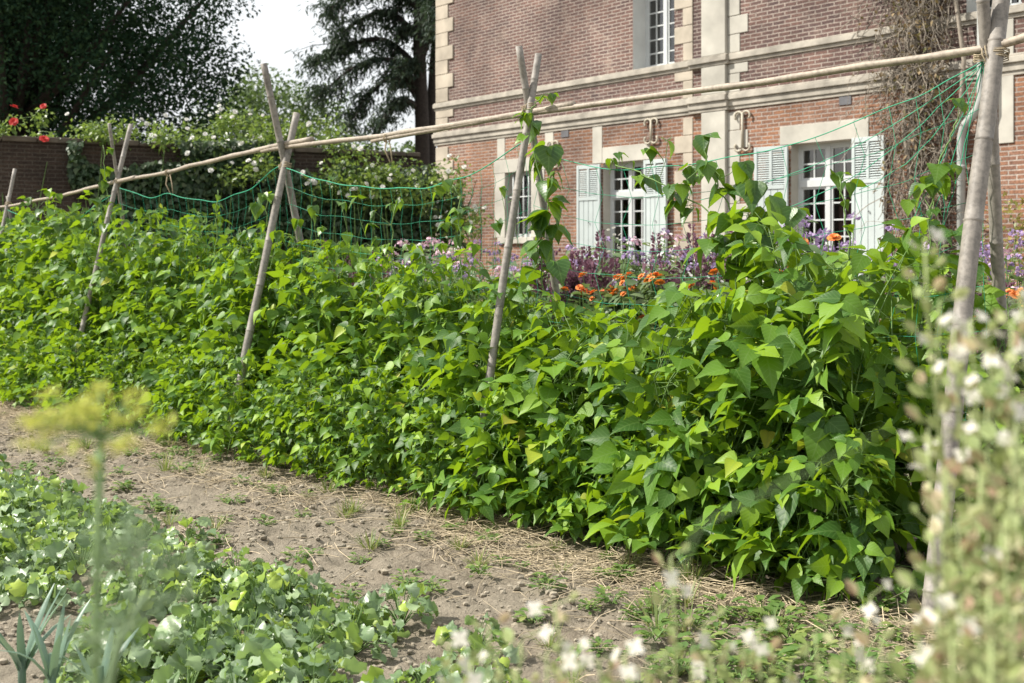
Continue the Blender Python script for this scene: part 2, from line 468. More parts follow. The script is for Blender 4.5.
for i, (lab, px, r0, r1, mt) in enumerate(RIDGE):
    P_ = [rowpx(x, y, 5.19) for x, y in px]
    pts = []; rs = []; tot = 0
    n = len(P_)-1
    for k in range(n):
        L = (P_[k+1]-P_[k]).length; st = max(2, int(L/.1))
        for j in range(st):
            tt = (k+j/st)/n
            p = P_[k].lerp(P_[k+1], j/st)+V((0, 0, .008*noise.noise(V((tt*9, i*3, 0)))))
            r = r0+(r1-r0)*tt
            pts.append(p); rs.append(r*(1.14 if (len(pts) % 4 == 0) else 1))
    pts.append(P_[-1]); rs.append(r1)
    m = MB(); m.tube(pts, rs, 9)
    o = m.build('ridge_pole', M[mt])
    tag(o, lab, 'bamboo pole', 'bamboo ridge poles tied along the frames')

# ------------------------------------------------------------------ nets
def net(label, tops, zbot_px, n_col, rows, seed, rope_r=.0038, r=.0015):
    """tops: pixel curve of the top rope on the row plane"""
    rnd = random.Random(seed)
    P_ = [rowpx(x, y, 5.19-.02) for x, y in tops]
    def top(s):
        q = s*(len(P_)-1); i = min(len(P_)-2, int(q)); f = q-i
        p0 = P_[max(0, i-1)]; p1 = P_[i]; p2 = P_[i+1]; p3 = P_[min(len(P_)-1, i+2)]
        return .5*((2*p1)+(p2-p0)*f+(2*p0-5*p1+4*p2-p3)*f*f+(3*p1-p0-3*p2+p3)*f**3)
    def pt(s, k):
        a = top(s); zt = a.z; zb = .75
        f = k/rows
        sw = .02*noise.noise(V((s*7, k*.8, seed)))
        return V((a.x, a.y, zt+(zb-zt)*f)) + NR*sw + V((0, 0, 0.018*noise.noise(V((s*9, k*1.7, seed+4)))))+ER*.022*noise.noise(V((s*n_col*.9, k*.9, seed+8)))*(k > 0)
    m = MB()
    m.tube([pt(i/60, 0)+V((0, 0, 0)) for i in range(61)], rope_r, 5)
    t = thing('bean_net', label, 'plant net', group='green plant nets strung below the ridge poles')
    m.build('rope', M['net'], t)
    m = MB()
    for k in range(1, rows+1):
        m.tube([pt(i/50, k) for i in range(51)], r, 3, False)
    for c_ in range(n_col+1):
        m.tube([pt(min(1, max(0, (c_+.25*(k % 2))/n_col)), k) for k in range(rows+1)], r*.9, 3, False)
    m.build('mesh', M['net'], t)
net('green net hanging in a wide curve between the two middle pole pairs', [(286, 168), (320, 180), (360, 186), (400, 189), (440, 184), (480, 170), (527, 140)], 0, 24, 10, 1)
net('sagging green net between slim poles and middle poles, left of the frame', [(120, 188), (150, 197), (172, 194), (200, 201), (225, 199), (252, 187), (280, 166)], 0, 24, 9, 2)
net('loose green net fanning out from the nearest pole pair before the windows', [(534, 150), (600, 168), (660, 168), (730, 157), (800, 142), (880, 112), (935, 87), (984, 60)], 0, 15, 8, 3, .0028, .0016)
net('pale strands of green net at the far left end of the row', [(8, 210), (40, 222), (75, 220), (116, 190)], 0, 14, 6, 4)
# extra drooping strands from the near frame
t = thing('net_cord', 'loose green cords tied to the nearest pole pair and drooping over the creeper', 'cord')
m = MB(); rnd = random.Random(8)
for e in ((700, 200), (770, 215), (860, 190), (905, 235), (915, 260), (940, 240)):
    pts = []
    for i in range(15):
        s = i/14; x = 984+(e[0]-984)*s; y = 62+(e[1]-62)*s + 22*math.sin(math.pi*s)*((e[0] < 880) or .3)
        pts.append(rowpx(x, y, 5.19)+NR*.02*rnd.gauss(0, .3))
    m.tube(pts, .0022, 3, False)
m.build('strand', M['net'], t)
for (x, y0, y1, lab) in ((168, 173, 195, 'short brown twine hanging from the ridge pole and holding up the left net'), (387, 138, 162, 'frayed twine end dangling from the ridge pole joint before the roses')):
    m = MB(); m.tube([rowpx(x, y0), rowpx(x-2, (y0+y1)/2), rowpx(x+3, y1)], .006, 5); m.tube([rowpx(x+1, y0-3), rowpx(x+4, (y0+y1)/2), rowpx(x+5, y1)], .005, 5)
    lash(m, rowpx(x, y0), ER, .03, rnd, 3, .03)
    tag(m.build('twine', M['twine']), lab, 'twine')

# ------------------------------------------------------------------ vines climbing above the row
def vine(label, path, leaves, v=5.19, seed=0):
    rnd = random.Random(seed)
    t = thing('bean_vine', label, 'bean vine', group='bean vines climbing above the row')
    t['label'] = label
    sm = MB(); fm = MB()
    pts = [rowpx(x, y, v) for x, y in path]
    fine = []
    for a, b in zip(pts, pts[1:]):
        for i in range(6): fine.append(a.lerp(b, i/6)+V((rnd.gauss(0, .008), rnd.gauss(0, .008), 0)))
    fine.append(pts[-1]); sm.tube(fine, .004, 4)
    for lf in leaves:
        x, y, s = lf[:3]
        p = rowpx(x, y, v+rnd.uniform(-.12, .12)); L = s*p.y/F
        near = min(fine, key=lambda q: (q-p).length)
        if (near-p).length > .28: near = p+V((rnd.gauss(0, .05), rnd.gauss(0, .05), -.26))
        o = (p-near); o.z = 0
        o = o.normalized() if o.length > .01 else V((rnd.gauss(0, 1), rnd.gauss(0, 1), 0)).normalized()
        o = (o*1.2+V((rnd.gauss(0, .7), -.5+rnd.gauss(0, .4), 0))).normalized()
        a = R(rnd.uniform(5, 75)); mm = o*math.cos(a)-Z3*math.sin(a); n = o*math.sin(a)+Z3*math.cos(a)
        fm.leaf(p-mm*L*.45, mm, n+V((rnd.gauss(0, .3), rnd.gauss(0, .3), 0)), L, L*rnd.uniform(.76, .9), BEAN, rnd.uniform(.1, .35), rnd.uniform(.2, .8), .04, rnd)
        if L > .07:
            for _ in range(2):
                o2 = V((rnd.gauss(0, 1), rnd.gauss(-.4, .8), 0)).normalized(); a2 = R(rnd.uniform(-15, 75)); m2 = o2*math.cos(a2)-Z3*math.sin(a2); l2 = L*rnd.uniform(.6, .95)
                fm.leaf(p-mm*L*.5+o2*L*.12, m2, o2*math.sin(a2)+Z3*math.cos(a2)+V((rnd.gauss(0, .35), rnd.gauss(0, .35), 0)), l2, l2*rnd.uniform(.7, .88), BEAN, rnd.uniform(.1, .35), rnd.uniform(.2, .9), .05, rnd)
        sm.tube([near, near.lerp(p, .5)+V((0, 0, .02)), p-mm*L*.45], .002, 3, False)
    sm.build('stem', M['stem'], t); fm.build('foliage', M['vine'], t)
vine('dark leaved bean vine wound up the crossed poles before the barred window', [(545, 300), (540, 250), (548, 200), (535, 160), (530, 110), (543, 95)],
     [(522, 120, 19), (540, 99, 13), (552, 99, 12), (516, 115, 12), (533, 133, 24), (520, 138, 16), (549, 158, 34), (530, 165, 28), (536, 172, 22), (561, 180, 20), (545, 188, 26), (532, 215, 36), (556, 213, 34), (538, 228, 28), (566, 234, 30), (532, 246, 34), (553, 244, 32), (545, 260, 30), (528, 275, 30), (560, 270, 30), (503, 193, 14), (498, 228, 16), (512, 205, 12)], 5.1, 1)
vine('tall bean vine with big drooping leaves standing above the row before the stone pilaster', [(735, 320), (738, 260), (735, 215), (715, 180), (702, 145)],
     [(702, 148, 28), (708, 170, 26), (690, 183, 24), (683, 192, 20), (742, 176, 32), (752, 196, 36), (718, 196, 34), (735, 190, 30), (774, 214, 38), (792, 218, 30), (712, 224, 28), (737, 224, 34), (757, 222, 34), (708, 243, 30), (728, 245, 38), (750, 246, 38), (720, 262, 36), (742, 266, 36), (765, 240, 30), (722, 178, 22), (765, 258, 32), (700, 262, 28)], 5.0, 2)
vine('thin bean shoot with bright leaves strung along the net before the shuttered window', [(735, 240), (700, 205), (668, 188), (640, 172), (615, 165)],
     [(613, 166, 16), (622, 158, 14), (634, 166, 12), (659, 152, 22), (672, 148, 20), (657, 184, 26), (669, 190, 24), (668, 207, 28), (680, 196, 24), (690, 175, 22), (645, 182, 20), (685, 215, 24)], 5.15, 3)
vine('short bean shoot with two bright leaves in front of the right window', [(850, 260), (845, 215), (840, 180)], [(838, 180, 18), (860, 184, 22), (848, 174, 14), (846, 205, 12), (850, 228, 14)], 5.1, 4)
vine('bean shoot with pale pointed leaves climbing beside the nearest pole pair', [(925, 280), (930, 225), (934, 190), (945, 150), (958, 120)],
     [(938, 170, 30), (945, 182, 28), (930, 184, 24), (958, 172, 16), (917, 196, 28), (924, 186, 20), (908, 208, 18), (960, 103, 16), (965, 108, 14), (935, 210, 16), (925, 225, 20), (945, 232, 30), (960, 240, 30), (915, 240, 26), (955, 262, 30), (972, 275, 30), (932, 262, 28)], 5.1, 5)
vine('bean shoot with yellow green leaves twining up the slim left poles', [(125, 260), (112, 220), (105, 180), (103, 145)],
     [(111, 152, 9), (105, 174, 13), (103, 187, 13), (98, 200, 13), (110, 207, 14), (122, 212, 14), (95, 215, 13), (128, 225, 14), (104, 228, 14), (118, 235, 14), (140, 215, 12), (88, 235, 14)], 5.1, 6)
vine('lone bean shoots reaching up the left sagging net', [(215, 260), (217, 220), (218, 190)], [(218, 198, 8), (216, 208, 10), (219, 218, 10), (190, 218, 12), (183, 222, 12), (160, 215, 12), (228, 232, 12), (175, 235, 13), (205, 228, 12), (240, 235, 14)], 5.1, 7)
vine('bean shoots with paired leaves against the dark hedge behind the middle poles', [(262, 260), (266, 225), (268, 195)], [(260, 200, 16), (270, 198, 14), (257, 212, 18), (272, 228, 16), (252, 232, 18), (280, 236, 16), (296, 225, 14), (312, 212, 13), (240, 240, 15)], 5.05, 8)
vine('bean shoots dotted over the middle net, bright against the dark hedge', [(395, 290), (392, 245), (396, 205)], [(333, 178, 12), (340, 203, 13), (352, 202, 14), (394, 209, 13), (400, 205, 11), (371, 215, 12), (366, 229, 13), (372, 242, 15), (347, 238, 14), (315, 219, 13), (320, 230, 13), (385, 248, 14), (410, 250, 14), (335, 250, 15)], 5.1, 9)
vine('bean shoots climbing the right end of the middle net by the house corner', [(462, 290), (460, 240), (458, 195), (450, 180)], [(441, 192, 14), (447, 186, 13), (434, 196, 12), (450, 212, 15), (462, 210, 16), (447, 222, 14), (458, 224, 15), (468, 228, 14), (440, 226, 12), (455, 243, 16), (475, 250, 14), (440, 250, 14)], 5.1, 10)
vine('bean shoots topping the left end of the row against the brick wall', [(50, 260), (48, 220), (47, 195)], [(48, 193, 12), (28, 200, 10), (60, 198, 11), (52, 212, 14), (40, 216, 13), (28, 220, 13), (66, 216, 13), (10, 222, 12), (75, 208, 12), (58, 228, 13), (20, 235, 13), (80, 230, 13)], 5.1, 11)

# ------------------------------------------------------------------ low crop bed
CROP = ((0, .08), (.14, .2), (.28, .30), (.36, .43), (.52, .40), (.62, .52), (.85, .38), (1, .1), (1.02, 0))
def crop_plant(rnd, n, spread, hgt):
    t = thing('leafy_crop_plant', 'low leafy vegetable plant growing in the bed at lower left', 'vegetable plant', group='low leafy vegetables in the front bed')
    sm = MB(); fm = MB()
    for k in range(n):
        a = 6.28*k/n*2.4+rnd.gauss(0, .3); o = V((math.cos(a), math.sin(a), 0)); el = rnd.uniform(.25, 1.25)
        l = rnd.uniform(.6, 1.)*spread; q = o*math.cos(el)*l + Z3*(math.sin(el)*hgt*rnd.uniform(.6, 1.1))
        sm.tube([V((0, 0, 0)), q*.6+V((0, 0, .02)), q], [.0025, .002, .0014], 4, False)
        d = (o+V((0, 0, rnd.uniform(-.5, .35)))).normalized(); n_ = V((0, 0, 1))-o*rnd.uniform(-.5, .9)+V((rnd.gauss(0, .6), rnd.gauss(0, .6), 0))
        L = rnd.uniform(.045, .1)
        fm.leaf(q, d, n_, L, L*rnd.uniform(.65, .85), CROP, rnd.uniform(-.05, .45), rnd.uniform(0, 1.5), .22, rnd)
    sm.build('stem', M['stem'], t); fm.build('foliage', M['crop'], t); return t
rnd = random.Random(21)
CP = [crop_plant(rnd, rnd.randint(20, 30), rnd.uniform(.1, .16), rnd.uniform(.13, .2)) for _ in range(6)]
u = -11.5; cnt = 0
while u < -3.0:
    v = 1.55
    while v < 3.02:
        uu = u+rnd.gauss(0, .07); vv = v+rnd.gauss(0, .06); p = rowp(uu, vv)
        x = 512+F*p.x/p.y; y = HY+F*1.5/p.y
        edge = 3.0+.12*noise.noise(V((uu*1.1, 0, 7)))
        if x > -60 and y < 740 and vv < edge and x < 510 and not (x < 75 and y > 610):
            if noise.noise(V((uu*1.6, vv*1.6, 1))) > -.3:
                stamp(rnd.choice(CP), USED, rowp(uu, vv, ground_h(uu, vv)), rnd.uniform(0, 6.28), rnd.uniform(.8, 1.25)); cnt += 1
        v += .19
    u += .2
print('crop', cnt)

# leeks
def leek(loc, label, n, seed, h):
    rnd = random.Random(seed)
    t = thing('leek', label, 'leek', loc, group='leeks at the lower left corner')
    t['label'] = label
    m = MB(); m.tube([V((0, 0, -.02)), V((0, 0, .12)), V((0, 0, .2))], [.014, .014, .012], 8); m.build('stem', M['leek'], t)
    m = MB()
    for k in range(n):
        a = k*2.7+rnd.gauss(0, .4); o = V((math.cos(a), math.sin(a), 0)); pts_l = rnd.uniform(.7, 1)*h
        m.leaf(V((0, 0, .1)), (o*.22+Z3).normalized(), o, pts_l, .026, ((0, .3), (.2, .5), (.45, .5), (.7, .42), (.9, .2), (1, 0)), .4, -rnd.uniform(.1, 1.1), 0, rnd)
    m.build('foliage', M['leek'], t)
leek(gpx(22, 705), 'blue green leek with strap leaves in the lower left corner', 8, 1, .33)
leek(gpx(52, 715), 'blue green leek bending right, second from the lower left corner', 7, 2, .3)
leek(gpx(100, 730), 'leek with arching pale blades at the bottom left edge', 7, 4, .27)

# weeds
def weed(rnd, n, s):
    t = thing('weed', 'small green weed on the bare soil strip', 'weed', group='small weeds on the soil strip')
    m = MB()
    for k in range(n):
        a = rnd.uniform(0, 6.28); o = V((math.cos(a), math.sin(a), 0)); r = rnd.uniform(.2, 1)*s
        L = rnd.uniform(.02, .045)
        p = o*r*.7+V((0, 0, rnd.uniform(.005, .05)))
        m.leaf(p, (o+Z3*rnd.uniform(-.1, .7)).normalized(), Z3-o*.2, L, L*rnd.uniform(.35, .7), CROP, .2, .4, .05, rnd)
    m.build('foliage', M['weed'], t)
    m = MB()
    for k in range(n//4):
        a = rnd.uniform(0, 6.28); o = V((math.cos(a), math.sin(a), 0)); m.tube([V((0, 0, 0)), o*s*.4+V((0, 0, .03)), o*s*.8+V((0, 0, .02))], .0015, 3, False)
    m.build('stem', M['stem'], t); return t
def grass_tuft(rnd, n, h):
    t = thing('grass_tuft', 'thin grass tuft growing between straw at the foot of the beans', 'grass tuft', group='grass tufts at the foot of the bean row')
    m = MB()
    for k in range(n):
        a = rnd.uniform(0, 6.28); o = V((math.cos(a), math.sin(a), 0)); l = h*rnd.uniform(.5, 1.1)
        m.leaf(o*rnd.uniform(0, .04), (o*rnd.uniform(.1, .9)+Z3).normalized(), o, l, .006, ((0, .4), (.4, .5), (.75, .3), (1, 0)), .3, -rnd.uniform(.1, 1.), 0, rnd)
    m.build('blades', M['grass'], t); return t
rnd = random.Random(31)
WP = [weed(rnd, rnd.randint(26, 50), rnd.uniform(.05, .09)) for _ in range(5)]
GP = [grass_tuft(rnd, rnd.randint(25, 45), rnd.uniform(.1, .2)) for _ in range(4)]
for x, y in ((310, 549), (296, 553), (382, 542), (360, 553), (405, 580), (430, 587), (548, 585), (532, 612), (590, 603), (612, 600), (640, 606), (540, 574), (480, 572), (235, 500), (265, 520), (350, 590), (500, 560), (620, 575), (655, 640), (690, 620), (700, 650), (720, 610), (750, 640), (770, 665), (680, 668), (740, 675), (790, 640), (810, 655), (830, 630), (850, 660), (870, 640), (660, 600), (890, 665), (905, 640), (760, 615), (800, 680), (715, 685), (640, 680), (840, 690), (600, 650), (575, 660), (180, 470), (120, 470), (60, 462), (25, 470), (8, 465), (150, 505), (210, 540), (725, 660), (775, 625), (860, 680), (815, 615), (880, 615)):
    p = gpx(x, y); u_, v_ = uv_of(p)
    big = 1.5 if x > 640 else rnd.uniform(.7, 1.2)
    stamp(rnd.choice(WP), USED, V((p.x, p.y, ground_h(u_, v_))), rnd.uniform(0, 6.28), big*rnd.uniform(.85, 1.2))
for k in range(70):
    uu = rnd.uniform(-12, -1.8); vv = rnd.gauss(4.2, .25) if k < 45 else rnd.uniform(3.1, 4.3)
    stamp(rnd.choice(WP), USED, rowp(uu, vv, ground_h(uu, vv)), rnd.uniform(0, 6.28), rnd.uniform(.5, 1.2))
for k in range(46):
    uu = rnd.uniform(-10, -1.4); vv = rnd.gauss(4.2, .22) if k < 30 else rnd.uniform(3.1, 4.3)
    if k > 34: uu = rnd.uniform(-3.4, -1.6); vv = rnd.uniform(3., 4.3)
    stamp(rnd.choice(GP), USED, rowp(uu, vv, ground_h(uu, vv)), rnd.uniform(0, 6.28), rnd.uniform(.6, 1.2))

# ------------------------------------------------------------------ house
def brick_mat(name, c1, c2, c3, mortar, zsplit=None, low=None, scale=(1, 1)):
    m, nt, P, out = new_mat(name)
    tc = nt.nodes.new('ShaderNodeTexCoord'); sx = nt.nodes.new('ShaderNodeSeparateXYZ')
    nt.links.new(tc.outputs['Object'], sx.inputs[0])
    cx = nt.nodes.new('ShaderNodeCombineXYZ')
    nt.links.new(math_n(nt, 'ADD', sx.outputs[0], sx.outputs[1]), cx.inputs[0]); nt.links.new(sx.outputs[2], cx.inputs[1])
    dn = nt.nodes.new('ShaderNodeTexNoise'); dn.inputs['Scale'].default_value = 6
    nt.links.new(cx.outputs[0], dn.inputs['Vector'])
    off = nt.nodes.new('ShaderNodeVectorMath'); off.operation = 'MULTIPLY_ADD'
    nt.links.new(dn.outputs['Color'], off.inputs[0]); off.inputs[1].default_value = (.012, .014, 0); nt.links.new(cx.outputs[0], off.inputs[2])
    b = nt.nodes.new('ShaderNodeTexBrick'); nt.links.new(off.outputs[0], b.inputs['Vector'])
    b.inputs['Scale'].default_value = 1; b.inputs['Brick Width'].default_value = .22; b.inputs['Row Height'].default_value = .061
    b.inputs['Mortar Size'].default_value = .010; b.inputs['Mortar Smooth'].default_value = .3; b.inputs['Bias'].default_value = -.1
    n1 = noise_n(nt, 1.1, 5, .6, vec=cx.outputs[0]); n2 = noise_n(nt, 9, 4, .6, vec=cx.outputs[0])
    colA = mixc(nt, ramp(nt, n1, [(.38, (0, 0, 0)), (.62, (1, 1, 1))]), c1, c2)
    colB = mixc(nt, n2, colA, c3)
    if zsplit:
        # the lower storey was rebuilt in a more orange brick
        fz = math_n(nt, 'LESS_THAN', sx.outputs[2], zsplit)
        k = math_n(nt, 'MULTIPLY', fz, ramp(nt, n1, [(.3, (.35, .35, .35)), (.6, (.95, .95, .95))]))
        colA = mixc(nt, k, colA, low); colB = mixc(nt, math_n(nt, 'MULTIPLY', k, .7), colB, tuple(x*.8 for x in low))
    nt.links.new(colA, b.inputs['Color1']); nt.links.new(colB, b.inputs['Color2'])
    b.inputs['Mortar'].default_value = (*mortar, 1)
    if zsplit:
        pale = ramp(nt, noise_n(nt, 2.4, 6, .7, vec=cx.outputs[0]), [(.54, (0, 0, 0)), (.72, (.55, .55, .55))])
        bcol = mixc(nt, pale, b.outputs['Color'], (.40, .33, .28))
    else: bcol = b.outputs['Color']
    stain = ramp(nt, noise_n(nt, .7, 6, .65, vec=cx.outputs[0]), [(.3, (.52, .5, .5)), (.65, (1.15, 1.12, 1.1))])
    col = mixc(nt, 1., bcol, stain, 'MULTIPLY')
    sp = ramp(nt, noise_n(nt, 30, 4, .7, vec=cx.outputs[0]), [(.32, (.6, .6, .6)), (.65, (1.25, 1.22, 1.2))])
    col = mixc(nt, 1., col, sp, 'MULTIPLY')
    nt.links.new(col, P.inputs['Base Color']); P.inputs['Roughness'].default_value = .9; P.inputs['Specular IOR Level'].default_value = .2
    h = math_n(nt, 'ADD', math_n(nt, 'MULTIPLY', b.outputs['Fac'], -1.), math_n(nt, 'MULTIPLY', n2, .5))
    nt.links.new(bump(nt, h, .6, .01), P.inputs['Normal'])
    return m
M['brick'] = brick_mat('house_brick', (.138, .092, .086), (.205, .124, .104), (.07, .055, .062), (.37, .33, .295), 3.74, (.35, .18, .105))
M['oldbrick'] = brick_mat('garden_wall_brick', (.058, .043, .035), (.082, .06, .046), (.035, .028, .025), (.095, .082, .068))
M['course'] = plain('weathered_stone', (.38, .35, .30), .9, .3, 4, .3, .2)
M['stone'] = plain('limestone', (.42, .37, .30), .85, .26, 2.2, .15, .2)
M['stone2'] = plain('pale_limestone', (.44, .42, .37), .85, .22, 1.8, .15, .2)
M['plaster'] = plain('reveal_plaster', (.52, .53, .52), .9, .08, 3)
M['white'] = plain('window_paint', (.52, .54, .54), .45, .05, 6)
M['shutter'] = plain('shutter_paint', (.46, .51, .505), .5, .06, 4)
M['iron'] = plain('cream_iron', (.42, .38, .30), .6, .1, 8)
M['zinc'] = plain('zinc_pipe', (.36, .37, .35), .5, .12, 6)
M['slate'] = plain('roof_slate', (.10, .11, .125), .6, .3, 9)
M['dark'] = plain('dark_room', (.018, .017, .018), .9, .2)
M['curtain'] = plain('maroon_curtain', (.46, .25, .25), .9, .3, 14)
M['grille'] = plain('vent_grille', (.12, .12, .13), .6, .2)
def glass_mat():
    m, nt, P, out = new_mat('window_glass')
    t = nt.nodes.new('ShaderNodeBsdfTransparent'); g = nt.nodes.new('ShaderNodeBsdfGlossy'); g.inputs['Roughness'].default_value = .03
    t.inputs[0].default_value = (.8, .83, .83, 1)
    f = nt.nodes.new('ShaderNodeFresnel'); f.inputs[0].default_value = 2.3
    mx = nt.nodes.new('ShaderNodeMixShader'); nt.links.new(f.outputs[0], mx.inputs[0])
    nt.links.new(t.outputs[0], mx.inputs[1]); nt.links.new(g.outputs[0], mx.inputs[2]); nt.links.new(mx.outputs[0], out.inputs[0])
    nt.nodes.remove(P); return m
M['glass'] = glass_mat()

house = thing('brick_house', 'large red brick house with pale stone quoins and white shuttered windows behind the garden', 'house', NH*HV, math.atan2(EH.y, EH.x))
U0, U1, DEP, ZT = -20.46, -5.2, 10., 8.4
OPEN = [(-18.17, -17.39, 1.82, 3.06, .2), (-15.41, -14.37, .95, 3.08, .17), (-11.33, -10.24, .95, 3.12, .17), (-14.67, -13.70, 4.62, 6.8, .3), (-8.5, -7.75, 4.62, 6.8, .3)]
wm = MB()
ub = sorted({U0, U1, *[o[0] for o in OPEN], *[o[1] for o in OPEN]}); zb = sorted({0., ZT, *[o[2] for o in OPEN], *[o[3] for o in OPEN]})
for a, b in zip(ub, ub[1:]):
    for z0, z1 in zip(zb, zb[1:]):
        if any(o[0]-.001 <= a and b <= o[1]+.001 and o[2]-.001 <= z0 and z1 <= o[3]+.001 for o in OPEN): continue
        wm.quad((a, 0, z0), (b, 0, z0), (b, 0, z1), (a, 0, z1))
wm.quad((U0, DEP, 0), (U0, 0, 0), (U0, 0, ZT), (U0, DEP, ZT)); wm.quad((U1, 0, 0), (U1, DEP, 0), (U1, DEP, ZT), (U1, 0, ZT))
wm.quad((U1, DEP, 0), (U0, DEP, 0), (U0, DEP, ZT), (U1, DEP, ZT))
wm.build('wall', M['brick'], house, smooth=False)
rm = MB(); e = .55
rm.box((U0-e, -e, ZT-.05), (U1+e, DEP+e, ZT+.12))
rf = rm.build('eave', M['stone'], house, False)
rm = MB(); r0 = [(U0-e, -e, ZT+.12), (U1+e, -e, ZT+.12), (U1+e, DEP+e, ZT+.12), (U0-e, DEP+e, ZT+.12)]; a = (U0+4.5, DEP/2, ZT+5); b = (U1-4.5, DEP/2, ZT+5)
rm.quad(r0[0], r0[1], b, a); rm.quad(r0[2], r0[3], a, b)
i = len(rm.v); rm.v += [r0[1], r0[2], b, r0[3], r0[0], a]; rm.face((i, i+1, i+2)); rm.face((i+3, i+4, i+5))
rm.build('roof', M['slate'], house, False)
def sbox(mb, u0, u1, y0, y1, z0, z1, rnd=None, g=.006):
    mb.box((u0+g, y0, z0+g), (u1-g, y1, z1-g))
def block_col(name, u_a, dirn, ws, wl, z0, z1, proud, mat):
    mb = MB(); z = z0; k = 0
    while z < z1-.05:
        w = wl if k % 2 else ws
        h = min(.285, z1-z); pr = proud+random.Random(int(z*100)).uniform(0, .008)
        a, b = (u_a, u_a+w) if dirn > 0 else (u_a-w, u_a)
        mb.box((a, -pr, z+.004), (b, .1, z+h-.004)); z += .285; k += 1
    o = mb.build(name, mat, house, False)
    bv = o.modifiers.new('bevel', 'BEVEL'); bv.width = .008; bv.segments = 2
    return o
for z0, z1 in ((0, 3.74), (4.02, 4.46), (4.63, ZT-.06)):
    block_col('quoin', U0-.02, 1, .43, .61, z0, z1, .025, M['stone'])
    block_col('quoin', -13.29, -1, .21, .40, z0, z1, .012, M['stone'])
    block_col('quoin', -12.547, 1, .24, .40, z0, z1, .012, M['stone2'])
    mb = MB(); mb.box((-13.05, -.075, z0), (-12.55, .1, z1)); o = mb.build('pilaster', M['stone2'], house, False)
    bv = o.modifiers.new('bevel', 'BEVEL'); bv.width = .01; bv.segments = 2
def course(name, prof, mat, u0=U0-.06, u1=U1+.06):
    mb = MB()
    for (ya, za, zb_) in prof:
        mb.box((u0-ya*.4, -ya, za), (u1, .1, zb_)); mb.box((-13.31, -ya-.06, za), (-12.5, -ya+.01, zb_-.002))
    o = mb.build(name, mat, house, False); bv = o.modifiers.new('bevel', 'BEVEL'); bv.width = .008; bv.segments = 2
course('string_course', [(.025, 4.465, 4.52), (.06, 4.52, 4.60), (.04, 4.60, 4.625)], M['course'])
course('cornice', [(.022, 3.745, 3.80), (.045, 3.80, 3.90), (.08, 3.90, 3.98), (.05, 3.98, 4.015)], M['course'])

